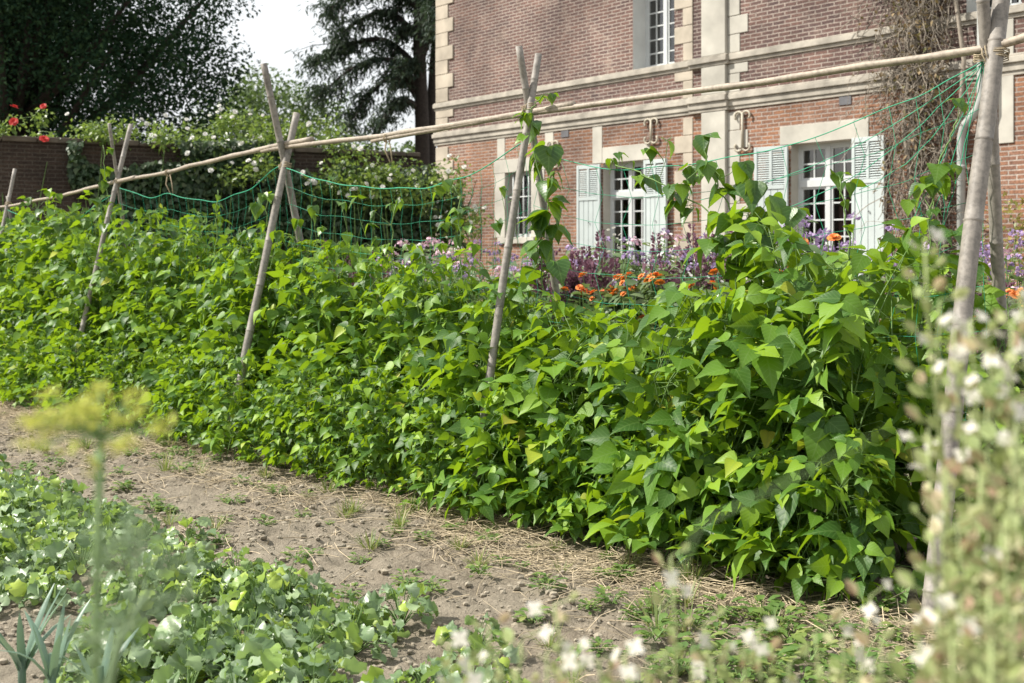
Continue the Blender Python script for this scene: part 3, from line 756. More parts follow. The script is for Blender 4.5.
def window(o, rows, trans=None, bars=False, curtain=True):
    u0, u1, z0, z1, dp = o
    w = thing('window', None, None); w.parent = house
    for k in ('label', 'category'):
        if k in w: del w[k]
    rv = MB(); e_ = .002
    rv.quad((u0, 0, z0), (u0, dp+.1, z0), (u0, dp+.1, z1), (u0, 0, z1)); rv.quad((u1, dp+.1, z0), (u1, 0, z0), (u1, 0, z1), (u1, dp+.1, z1))
    rv.quad((u0, 0, z1), (u0, dp+.1, z1), (u1, dp+.1, z1), (u1, 0, z1)); rv.quad((u0, dp+.1, z0), (u0, 0, z0), (u1, 0, z0), (u1, dp+.1, z0))
    rv.build('reveal', M['plaster'] if dp > .2 else M['stone2'], w, False)
    fm = MB(); y = dp; fw = .05
    fm.box((u0, y, z0), (u0+fw, y+.06, z1)); fm.box((u1-fw, y, z0), (u1, y+.06, z1))
    fm.box((u0+fw, y, z1-fw), (u1-fw, y+.06, z1)); fm.box((u0+fw, y, z0), (u1-fw, y+.06, z0+fw*1.3))
    uc = (u0+u1)/2
    if not bars:
        fm.box((uc-.034, y-.012, z0+fw*1.3), (uc+.034, y+.05, z1-fw))
        secs = [(z0+fw*1.3, z1-fw)]
        if trans: fm.box((u0+fw, y-.02, trans-.05), (u1-fw, y+.055, trans+.05)); secs = [(z0+fw*1.3, trans-.05), (trans+.05, z1-fw)]
        for q, (za, zb_) in enumerate(secs):
            for (a, b) in ((u0+fw, uc-.034), (uc+.034, u1-fw)):
                s_ = .035
                fm.box((a, y+.008, za), (a+s_, y+.046, zb_)); fm.box((b-s_, y+.008, za), (b, y+.046, zb_))
                fm.box((a+s_, y+.008, za), (b-s_, y+.046, za+s_)); fm.box((a+s_, y+.008, zb_-s_), (b-s_, y+.046, zb_))
                m_ = (a+b)/2; fm.box((m_-.011, y+.012, za+s_), (m_+.011, y+.036, zb_-s_))
                n = rows[q]
                for k in range(1, n):
                    zz = za+(zb_-za)*k/n; fm.box((a+s_, y+.014, zz-.011), (b-s_, y+.034, zz+.011))
    fm.build('frame', M['white'], w, False)
    gm = MB(); gm.quad((u0+fw, y+.028, z0+fw), (u1-fw, y+.028, z0+fw), (u1-fw, y+.028, z1-fw), (u0+fw, y+.028, z1-fw)); gm.build('pane', M['glass'], w, False)
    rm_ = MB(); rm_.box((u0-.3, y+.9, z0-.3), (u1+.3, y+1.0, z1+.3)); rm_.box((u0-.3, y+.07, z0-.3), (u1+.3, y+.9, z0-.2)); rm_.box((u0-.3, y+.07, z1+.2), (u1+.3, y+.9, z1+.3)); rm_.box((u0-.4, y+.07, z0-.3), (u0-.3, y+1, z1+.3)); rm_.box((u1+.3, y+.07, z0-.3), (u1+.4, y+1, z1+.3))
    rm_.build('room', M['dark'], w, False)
    if curtain:
        cm = MB(); n = 24
        for a, b in ((u0+.3*(u1-u0), uc-.02), (uc+.06, u1)):
            for k in range(n):
                qa = a+(b-a)*k/n; qb = a+(b-a)*(k+1)/n
                ya = y+.16+.025*math.sin(k*1.9); yb = y+.16+.025*math.sin((k+1)*1.9)
                cm.quad((qa, ya, z0), (qb, yb, z0), (qb, yb, z1), (qa, ya, z1))
        cm.build('curtain', M['curtain'], w)
    if bars:
        bm_ = MB()
        for k in range(1, 5): x = u0+(u1-u0)*k/5; bm_.tube([(x, .07, z0), (x, .07, z1)], .014, 6)
        for z in (z0+.3*(z1-z0), z0+.62*(z1-z0)): bm_.box((u0, .062, z-.012), (u1, .078, z+.012))
        bm_.build('grille', M['white'], w)
window(OPEN[0], (), bars=True, curtain=False)
window(OPEN[1], (6, 2), 2.53); window(OPEN[2], (6, 2), 2.54)
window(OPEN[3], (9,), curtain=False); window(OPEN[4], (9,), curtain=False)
def stone(name, u0, u1, z0, z1, p, mat='stone2'):
    mb = MB(); mb.box((u0, -p, z0), (u1, .1, z1)); o = mb.build(name, M[mat], house, False)
    bv = o.modifiers.new('bevel', 'BEVEL'); bv.width = .006; bv.segments = 2
stone('lintel', -11.53, -9.98, 3.125, 3.40, .014); stone('lintel', -15.42, -14.25, 3.085, 3.36, .014); stone('lintel', -18.52, -16.95, 3.065, 3.32, .014)
stone('sill', -18.35, -17.25, 1.70, 1.815, .06); stone('sill', -15.5, -14.28, .83, .945, .06); stone('sill', -11.43, -10.14, .83, .945, .06)
stone('surround', -18.5, -18.175, 1.82, 3.06, .012); stone('surround', -17.385, -17.0, 1.82, 3.06, .012)
for u_ in (-18.3, -16.86): stone('stone_upright', u_-.12, u_+.12, 3.33, 3.74, .011)
stone('stone_upright', -15.68, -15.43, 3.09, 3.74, .011)
stone('stone_strip', -8.05, -7.85, 2.9, 4.46, .02)
def shutter(u0, u1, z0, z1, hinge, ang):
    w = thing('shutter', None, None); w.parent = house
    for k in ('label', 'category'):
        if k in w: del w[k]
    W_ = u1-u0
    w.location = (u0 if hinge < 0 else u1, -.03, 0); w.rotation_euler = (0, 0, ang)
    x0 = 0 if hinge < 0 else -W_; x1 = x0+W_
    mb = MB(); zl = z1-.33*(z1-1.35); t = -.04
    for a, b in ((x0, x0+.055), (x1-.055, x1)): mb.box((a, t, z0), (b, 0, z1))
    mb.box((x0+.055, t, z1-.07), (x1-.055, 0, z1)); mb.box((x0+.055, t, zl-.06), (x1-.055, 0, zl)); mb.box((x0+.055, t, z0), (x1-.055, 0, z0+.09))
    xm = (x0+x1)/2; mb.box((xm-.025, t, zl), (xm+.025, 0, z1-.07))
    n = 4
    for k in range(n):
        a = x0+.055+(W_-.11)*k/n; b = x0+.055+(W_-.11)*(k+1)/n; mb.box((a+.003, t+.012, z0+.09), (b-.003, -.008, zl-.06))
    o = mb.build('panel', M['shutter'], w, False); bv = o.modifiers.new('bevel', 'BEVEL'); bv.width = .004; bv.segments = 1
    lm = MB(); z = zl+.012
    while z < z1-.085:
        for a, b in ((x0+.055, xm-.025), (xm+.025, x1-.055)):
            i = len(lm.v); lm.v += [(a, t+.004, z), (b, t+.004, z), (b, -.010, z+.024), (a, -.010, z+.024), (a, t+.010, z-.006), (b, t+.010, z-.006), (b, -.004, z+.018), (a, -.004, z+.018)]
            for q in ((0, 1, 2, 3), (7, 6, 5, 4), (0, 4, 5, 1), (3, 2, 6, 7)): lm.face(tuple(i+j for j in q))
        z += .034
    lm.build('louvre', M['shutter'], w, False)
    im = MB()
    for z in (z0+.25, z1-.45): im.box((x0+.02, t-.008, z), (x0+.3 if hinge < 0 else x1-.02, t-.002, z+.03))
    im2 = MB(); im2.blob(((x0+x1)/2+.02, t-.006, zl-.45), .014, random.Random(1), 1); im2.build('stud', M['grille'], w)
shutter(-15.98, -15.43, .98, 3.07, 1, R(6)); shutter(-14.35, -13.80, .98, 3.07, -1, R(-3))
shutter(-11.92, -11.35, .98, 3.11, 1, R(9)); shutter(-10.22, -9.67, .98, 3.13, -1, R(-3))
def anchor(u, z0, z1):
    mb = MB(); y = -.04
    mb.tube([(u, y, z0), (u, y, z1)], .022, 6)
    for s in (-1, 1):
        for (zz, sg) in ((z1, 1), (z0, -1)):
            pts = []
            for k in range(11):
                q = math.pi*1.25*k/10; pts.append((u+s*(.075-.075*math.cos(q)), y, zz-sg*.05+sg*.065*math.sin(q)))
            mb.tube(pts, .018, 6)
    mb.build('wall_anchor', M['iron'], house)
anchor(-14.2, 3.36, 3.74); anchor(-12.23, 3.10, 3.68); anchor(-16.72, 3.1, 3.55)
for u_ in (-16.42, -10.37):
    mb = MB(); mb.box((u_-.1, -.012, 3.62), (u_+.1, .05, 3.74)); mb.build('vent', M['grille'], house, False)
mb = MB(); mb.tube([(-8.2, -.16, 8.3), (-8.2, -.16, 3.5), (-8.25, -.16, 3.35), (-8.46, -.14, 3.15), (-8.5, -.13, 3.0), (-8.5, -.13, .1)], .055, 10)
for z in (1.2, 2.6, 5.0): mb.tube([(-8.5 if z < 3 else -8.2, -.13 if z < 3 else -.16, z), (-8.5 if z < 3 else -8.2, -.13 if z < 3 else -.16, z+.05)], .064, 10)
mb.build('downpipe', M['zinc'], house)

# dry creeper on the house wall
HM = Matrix.Translation(NH*HV) @ Matrix.Rotation(math.atan2(EH.y, EH.x), 4, 'Z')
def hp(u, y, z): return HM @ V((u, y, z))
M['twig'] = plain('dry_twig', (.22, .19, .155), .9, .3, 20, 0, .2, .35)
M['dryleaf'] = leaf_mat('dry_leaf', [(0, (.2, .14, .08)), (.5, (.3, .22, .12)), (.8, (.15, .16, .06)), (1, (.35, .28, .16))], (.4, .3, .1), .2, .8)
rnd = random.Random(41)
t = thing('dry_creeper', 'brown dried creeper covering the brick wall right of the shuttered windows', 'creeper')
mb = MB()
for k in range(4):
    u0 = rnd.uniform(-9.2, -8.7); mb.tube([hp(u0+rnd.gauss(0, .05*i), -.1-rnd.random()*.1, i*.8) for i in range(10)], [.05-.004*i for i in range(10)], 6)
for k in range(14):
    z = rnd.uniform(.6, 6); u0 = rnd.gauss(-9.0, .15); pts = [V((u0, -.15, z))]; d = V((rnd.choice((-1, 1))*rnd.uniform(.2, .9), 0, 1))
    for j in range(7): d += V((rnd.gauss(0, .4), 0, rnd.gauss(0, .3))); w_ = pts[-1]+d.normalized()*.22; w_.y = -rnd.uniform(.05, .3); w_.x = max(-9.7, min(-8.65, w_.x)); pts.append(w_)
    mb.tube([hp(*p_) for p_ in pts], [.022-.0022*i for i in range(8)], 5)
mb.build('stem', M['twig'], t)
mb = MB()
for k in range(2300):
    z = rnd.uniform(.2, 7.8); wd_ = .52+.25*max(0, min(1, (z-2.8)/1.2))
    u0 = rnd.gauss(-9.0-.12*max(0, min(1, (z-3)/1.)), wd_*.52)
    if (u0 < -9.62 and z < 3.25) or u0 > -8.68: continue
    y = -rnd.uniform(.03, .34)
    pts = [V((u0, y, z))]; d = V((rnd.gauss(0, .5), rnd.gauss(0, .25), rnd.gauss(-.5, .8)))
    for j in range(5):
        d += V((rnd.gauss(0, .4), rnd.gauss(0, .2), rnd.gauss(-.1, .4))); q = pts[-1]+d.normalized()*rnd.uniform(.06, .14); q.y = min(-.02, max(-.45, q.y)); pts.append(q)
    mb.tube([hp(*p) for p in pts], rnd.choice((.0035, .005, .007)), 3, False)
mb.build('twigs', M['twig'], t)
mb = MB()
for k in range(2600):
    z = rnd.uniform(.2, 7.8); u0 = rnd.gauss(-9.0, .36)
    if (u0 < -9.62 and z < 3.25) or u0 > -8.68: continue
    p = hp(u0, -rnd.uniform(.02, .38), z); d = V((rnd.gauss(0, 1), rnd.gauss(0, 1), rnd.gauss(-.6, .7))).normalized()
    mb.lite(p, d, d.orthogonal(), rnd.uniform(.04, .1), rnd.uniform(.02, .06))
mb.build('foliage', M['dryleaf'], t)

# ------------------------------------------------------------------ garden wall
WA = V((-7.7, 18.1, 0)); WBt = V((-1.62, 21.05, 0)); WD = (WBt-WA).normalized(); WN = V((-WD.y, WD.x, 0))
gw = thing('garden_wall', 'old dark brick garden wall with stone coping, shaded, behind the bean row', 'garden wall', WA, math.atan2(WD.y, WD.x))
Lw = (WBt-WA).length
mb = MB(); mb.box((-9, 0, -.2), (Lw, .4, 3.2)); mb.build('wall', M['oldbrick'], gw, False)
mb = MB(); x = -9
rnd = random.Random(2)
while x < Lw-.1:
    mb.box((x+.004, -.05+rnd.uniform(-.01, .01), 3.203), (min(Lw, x+.5)-.004, .45, 3.28+rnd.uniform(-.012, .012))); x += .5
o = mb.build('coping', plain('old_coping', (.11, .09, .07), .95, .3, 5, .4), gw, False); bv = o.modifiers.new('bevel', 'BEVEL'); bv.width = .015; bv.segments = 2
def wall_at(x):                      # where the column of pixels x meets the wall's face
    t_ = (x-512)/F; d = (WN.x*WA.x+WN.y*WA.y)/(WN.x*t_+WN.y); return d

# ------------------------------------------------------------------ foliage masses
def clumps(mb, cs, per, rad, L, rnd, up=.5, flat=1.):
    for c in cs:
        c = V(c)
        for k in range(per):
            g_ = V((rnd.gauss(0, 1), rnd.gauss(0, 1), rnd.gauss(0, flat)))
            if g_.length > 1.9: g_ *= 1.9/g_.length
            p = c+g_*rad*.55
            d = (g_.normalized()*.7+V((rnd.gauss(0, .6), rnd.gauss(0, .6), rnd.gauss(-.25, .5)))).normalized()
            n = (Z3*up+V((rnd.gauss(0, .6), rnd.gauss(0, .6), rnd.gauss(.2, .5))))
            if n.cross(d).length < .05: n = d.orthogonal()
            l = L*rnd.uniform(.65, 1.3)
            mb.lite(p, d, n.normalized(), l, l*.62)
M['tree1'] = leaf_mat('dark_tree_leaf', [(0, (.013, .034, .019)), (.6, (.021, .048, .025)), (1, (.04, .075, .03))], (.06, .13, .03), .15, .85, 0, .08)
M['tree2'] = leaf_mat('pale_tree_leaf', [(0, (.05, .085, .035)), (.6, (.075, .12, .045)), (1, (.12, .16, .05))], (.2, .32, .05), .3, .55)
M['cedar'] = leaf_mat('cedar_needle', [(0, (.022, .04, .028)), (.6, (.034, .056, .037)), (1, (.06, .085, .052))], (.1, .17, .06), .15, .65, 0, .3)
M['bark'] = plain('dark_bark', (.035, .028, .024), .95, .4, 12, .5)
M['rose'] = leaf_mat('rose_leaf', [(0, (.06, .12, .03)), (.5, (.11, .19, .04)), (1, (.22, .29, .07))], (.36, .5, .07), .36, .4)
M['ivy'] = leaf_mat('ivy_leaf', [(0, (.025, .05, .02)), (.6, (.04, .08, .03)), (1, (.08, .11, .04))], (.15, .25, .04), .25, .5)
M['petal_white'] = leaf_mat('white_petal', [(0, (.78, .76, .70)), (1, (.86, .85, .82))], (.9, .88, .8), .3, .6)
M['petal_red'] = leaf_mat('red_petal', [(0, (.5, .02, .02)), (1, (.65, .05, .04))], (.7, .05, .03), .25, .6)
M['petal_pink'] = leaf_mat('pink_petal', [(0, (.62, .32, .45)), (.6, (.72, .5, .58)), (1, (.82, .7, .74))], (.8, .5, .6), .3, .6)
M['petal_lilac'] = leaf_mat('lilac_petal', [(0, (.33, .22, .42)), (1, (.5, .38, .58))], (.5, .35, .6), .3, .6)
M['petal_orange'] = leaf_mat('orange_petal', [(0, (.75, .22, .05)), (.7, (.85, .36, .08)), (1, (.75, .12, .06))], (.9, .35, .03), .3, .6)
M['amaranth'] = leaf_mat('amaranth_bloom', [(0, (.13, .055, .085)), (1, (.25, .13, .17))], (.3, .12, .18), .2, .7)
M['border'] = leaf_mat('border_leaf', [(0, (.07, .12, .05)), (.6, (.11, .17, .065)), (1, (.19, .24, .1))], (.28, .4, .1), .3, .5)

def broadleaf(label, base, trunk_h, centre, rad, n_cl, per, cl_r, L, mat, seed, lumps=7, group=None):
    rnd = random.Random(seed); base = V(base); centre = V(centre)
    t = thing('broadleaf_tree', label, 'tree', base, group=group)
    tm = MB(); top = centre-base
    pts = [V((0, 0, -.2)), V((0, 0, trunk_h*.5)), V((rnd.gauss(0, .1), rnd.gauss(0, .1), trunk_h)), top+V((0, 0, rad[2]*.2))]
    r = rad[0]*.075; tm.tube(pts, [r*1.3, r, r*.9, r*.3], 9); tm.build('trunk', M['bark'], t)
    bm_ = MB(); cs = []
    lob = [V((rnd.gauss(0, 1), rnd.gauss(0, 1), rnd.gauss(0, 1))).normalized() for _ in range(lumps)]
    for k in range(n_cl):
        d = V((rnd.gauss(0, 1), rnd.gauss(0, 1), rnd.gauss(.1, 1))).normalized()
        q = .8+.28*max(0, max(d.dot(l) for l in lob)-.5)/.5
        s = (rnd.random()**.45)*q
        c = top+V((d.x*rad[0]*s, d.y*rad[1]*s, d.z*rad[2]*s))
        if c.z < trunk_h*.55: c.z = trunk_h*.55+rnd.random()
        cs.append(c)
    for c in cs[::max(1, n_cl//26)]:
        a = V((0, 0, trunk_h*rnd.uniform(.7, 1.2))); mid = a.lerp(c, .5)+V((0, 0, -.05*rad[0])); bm_.tube([a, mid, c], [r*.45, r*.25, r*.06], 5)
    bm_.build('limb', M['bark'], t)
    fm = MB(); clumps(fm, cs, per, cl_r, L, rnd); fm.build('crown', M[mat], t)
    return t
broadleaf('big dark broadleaf tree filling the upper left corner behind the brick wall', (-12.2, 29, 0), 4, (-12.3, 29, 7.6), (5.8, 5.5, 5.6), 760, 230, .62, .105, 'tree1', 51)
broadleaf('mid green round tree in the gap between the dark tree and the cedar', (-8.6, 44, 0), 2.5, (-9.2, 44, 4.7), (3.9, 4, 3.0), 210, 120, .7, .17, 'tree2', 52)
broadleaf('low bushy tree below the cedar boughs behind the roses', (-4.2, 46, 0), 1.6, (-4.0, 46, 3.2), (3.6, 3, 2.4), 110, 110, .7, .2, 'tree2', 53)
broadleaf('dark tree at the far left edge behind the big tree', (-21, 38, 0), 4, (-21, 38, 8), (6.5, 5, 6.), 260, 90, .9, .24, 'tree1', 54)

# cedar
rnd = random.Random(61)
D0 = 40.
ce = thing('cedar_tree', 'tall dark cedar with drooping layered boughs beside the house corner', 'tree')
mb = MB()
def cp(x, y, dd=0.): return at(x, y, D0+dd)
mb.tube([cp(423, 310), cp(422, 120), cp(419, 40), cp(421, -60), cp(420, -330)], [.30, .24, .21, .17, .05], 10)
mb.tube([cp(430, 300, .6), cp(431, 120, .6), cp(434, 60, .8), cp(448, -60, 1.), cp(455, -250, 1)], [.22, .18, .16, .12, .05], 9)
mb.build('trunk', M['bark'], ce)
LIMB = [((421, 104), (398, 74), (372, 92), (350, 120)), ((421, 92), (392, 60), (350, 70), (320, 97)), ((420, 70), (385, 40), (345, 46), (311, 62)),
        ((420, 40), (390, 12), (360, 20), (330, 44)), ((420, 8), (385, -12), (350, -4), (330, 8)), ((420, -30), (390, -48), (355, -36), (335, -25)),
        ((420, -70), (395, -90), (365, -85), (345, -70)), ((420, -110), (395, -128), (370, -120), (352, -105)), ((420, -160), (400, -178), (375, -170), (362, -155)), ((420, -220), (405, -236), (390, -230), (380, -220)),
        ((421, 60), (440, 20), (470, 20), (505, 40)), ((421, 0), (445, -30), (480, -30), (510, -10)), ((421, -70), (445, -95), (470, -95), (495, -75)), ((421, -150), (440, -175), (462, -170), (480, -155)), ((421, -230), (430, -250), (445, -245), (452, -235)),
        ((421, 60), (415, 30), (405, 30), (392, 55)), ((421, 20), (412, -5), (402, 0), (394, 22)), ((423, 85), (415, 62), (406, 66), (398, 84)), ((421, 50), (432, 25), (440, 35), (446, 60)), ((421, 10), (430, -8), (436, 0), (440, 25)), ((419, 108), (404, 100), (392, 108), (380, 128)),]
mb = MB(); nm = MB()
for i, lb in enumerate(LIMB):
    dd = rnd.uniform(-2.6, 2.4) if i < 15 else rnd.uniform(-3.5, 1); P_ = [cp(x, y, dd*k/3) for k, (x, y) in enumerate(lb)]
    def lp(s):
        q = s*3; k = min(2, int(q)); f = q-k
        p0 = P_[max(0, k-1)]; p1 = P_[k]; p2 = P_[k+1]; p3 = P_[min(3, k+2)]
        return .5*((2*p1)+(p2-p0)*f+(2*p0-5*p1+4*p2-p3)*f*f+(3*p1-p0-3*p2+p3)*f**3)
    mb.tube([lp(k/12) for k in range(13)], [.13-.009*k for k in range(13)], 6)
    Ln = (P_[3]-P_[0]).length
    for k in range(int(34+22*Ln)):
        s = rnd.random()**.7*.9+.1; c0 = lp(min(1, s))
        lat = V((rnd.gauss(0, .3), rnd.gauss(0, .9), 0))*(.3+.8*s)
        tip = c0+lat+V((-.25*s, 0, -rnd.random()**1.6*(.3+.9*s)*(.6 if i > 14 else 1)))
        if rnd.random() < .35: mb.tube([c0, c0.lerp(tip, .5)+V((0, 0, .08)), tip], [.022, .014, .006], 3, False)
        for j in range(14):
            f = .2+.85*rnd.random(); p = c0.lerp(tip, f)+V((rnd.gauss(0, .09), rnd.gauss(0, .09), rnd.gauss(0, .06)+.08*(1-abs(2*f-1))))
            d = V((rnd.gauss(-.3, .7), rnd.gauss(0, .7), rnd.gauss(-.6, .45))).normalized()
            nm.lite(p, d, V((rnd.gauss(0, .3), rnd.gauss(0, .3), 1)).normalized() if abs(d.z) < .95 else d.orthogonal(), rnd.uniform(.14, .30), rnd.uniform(.045, .08))
mb.build('limb', M['bark'], ce); nm.build('crown', M['cedar'], ce)

# climbing roses on the garden wall
def flower_disc(mb, c, r, rnd, layers=2, facing=None, n=6, wd=.95):
    f = (V(facing) if facing else V((rnd.gauss(0, .4), -.8+rnd.gauss(0, .4), .6))).normalized(); a = f.orthogonal().normalized(); b = f.cross(a); c = V(c)
    for l in range(layers):
        for k in range(n):
            q = 6.283*(k+.5*l)/n+rnd.gauss(0, .15); d = (a*math.cos(q)+b*math.sin(q))*1.0 + f*(.25+.8*l)
            mb.leaf(c, d.normalized(), f-d*.1, r*(1-.25*l), r*(1-.25*l)*wd, ((0, .15), (.4, .45), (.8, .48), (1, .15)), .1, .3, .05, rnd)
def rose(label, x, ytop, ybot, wpx, nfl, seed, fl='petal_white', front=.0, leaf='rose', dens=1., name='climbing_rose', frs=1., cr=.24):
    rnd = random.Random(seed); d = wall_at(x)+.1-front
    top = at(x, ytop, d); bot = at(x, ybot, d); w = wpx*d/F; h = top.z-bot.z
    base = V((top.x, top.y, 0))
    t = thing(name, label, 'rose bush', base, group='rose bushes along the garden wall'); t['label'] = label
    sm = MB(); cs = []
    for k in range(max(6, int(w*h*9*dens))):
        dx = rnd.uniform(-.5, .5)*w; edge = 1-(2*dx/w)**2*.45
        z = bot.z+h*rnd.uniform(.05, 1)*edge*rnd.uniform(.75, 1.0)
        c = V((dx, rnd.uniform(-.35, .3), z)); cs.append(c)
    for c in cs[::3]:
        a = V((c.x*.4, -.25 if c.y < 0 else -.2, rnd.uniform(.0, .3))); sm.tube([a, V((c.x*.7, -.3, c.z*.6)), c], [.012, .009, .004], 4, False)
    for k in range(int(4*dens)+2):
        c = rnd.choice(cs); e_ = c+V((rnd.gauss(0, .25), rnd.gauss(-.1, .2), rnd.uniform(.08, .28))); sm.tube([c, c.lerp(e_, .5)+V((0, 0, .06)), e_], .004, 3, False)
        cs.append(e_-V((0, 0, .12)))
    sm.build('stem', M['stem'], t)
    fm = MB(); clumps(fm, cs, int(62*cr/.24), cr, .075, rnd, .7, .8); fm.build('foliage', M[leaf], t)
    for k in range(nfl):
        c = rnd.choice(cs)+V((rnd.gauss(0, .12), -.26+rnd.gauss(0, .06), rnd.uniform(.0, .22)))
        m_ = MB(); flower_disc(m_, (0, 0, 0), rnd.uniform(.028, .052)*frs, rnd, 3); m_.build('blossom', M[fl], t, loc=c)
rose('leafy rose branches with pale blossoms draped down the wall face behind the left net', 225, 150, 182, 120, 12, 21, front=.45, dens=.7, cr=.2)
rose('rose branches with white blossoms hanging over the wall behind the middle net', 330, 158, 200, 80, 12, 22, front=.6, dens=.8, cr=.2)
rose('low rose bush with red blossoms on top of the wall at the left edge', 30, 129, 140, 70, 5, 1, 'petal_red', frs=1.5, cr=.12)
rose('small green rose bush with no open blossoms on the wall left of the slim poles', 85, 129, 142, 55, 1, 2, cr=.13)
rose('tall rose bush with two large white blossoms at its tip above the slim poles', 145, 117, 150, 75, 8, 3, frs=1.2, cr=.2)
rose('broad sunlit rose bush with scattered white blossoms left of the middle poles', 195, 117, 152, 90, 10, 4, dens=1.1, cr=.2)
rose('upright rose bush with reddish shoots just left of the middle poles', 245, 112, 155, 80, 8, 5, dens=1.1, cr=.2)
rose('rose bush with white blossoms just right of the middle pole tops', 312, 122, 170, 90, 12, 6, dens=1.1)
rose('rose bush trailing below the ridge pole joint under the cedar', 362, 140, 196, 90, 14, 7, front=.7)
rose('yellowish low rose bush in front of the wall end, below the cedar trunk', 408, 160, 200, 95, 6, 8, front=.8)
rose('tall loose rose bush against the house corner quoins', 450, 130, 235, 52, 14, 9, front=.7, dens=.9, cr=.2)
rose('leafy green bush at the foot of the house corner, right of the roses', 474, 190, 245, 30, 4, 12, front=.2, cr=.16)
# ivy and dark hedge on the wall
for (lab, xa, xb, ya, yb, n, seed) in (('dark ivy hanging on the shaded wall between the slim and middle poles', 70, 292, 140, 245, 9500, 1), ('dark ivy thicket on the wall behind the middle net', 292, 478, 150, 245, 5600, 2)):
    rnd = random.Random(70+seed)
    xm = (xa+xb)/2; dm = wall_at(xm); t = thing('ivy', lab, 'ivy', V(((xm-512)/F*dm, dm, 0))); m_ = MB(); sm = MB(); b0 = t.location
    for k in range(n):
        x = rnd.uniform(xa, xb); y = rnd.uniform(ya, yb); d = wall_at(x)-rnd.uniform(.02, .5)*(1 if seed == 2 else .5)
        if seed == 1 and noise.noise(V((x*.02, y*.03, 2))) < -.05-.35*max(0, min(1, (x-110)/60)): continue
        if seed == 2 and (y < 168+30*noise.noise(V((x*.03, 0, 5))) or x > 462+16*noise.noise(V((y*.05, 2, 0)))): continue
        p = at(x, y, d)-b0; q = V((rnd.gauss(0, .6), -.4, rnd.gauss(-.7, .4))).normalized()
        m_.lite(p, q, (V((0, -.7, .6))+V((rnd.gauss(0, .4), rnd.gauss(0, .4), 0))).normalized(), rnd.uniform(.07, .13), rnd.uniform(.06, .11))
    for k in range(30):
        x = rnd.uniform(xa, xb); d = wall_at(x)-.04; sm.tube([at(x, 340, d)-b0, at(x+rnd.gauss(0, 8), 250, d)-b0, at(x+rnd.gauss(0, 15), rnd.uniform(160, 210), d)-b0], [.015, .01, .005], 4, False)
    m_.build('foliage', M['ivy'], t); sm.build('stem', M['bark'], t)

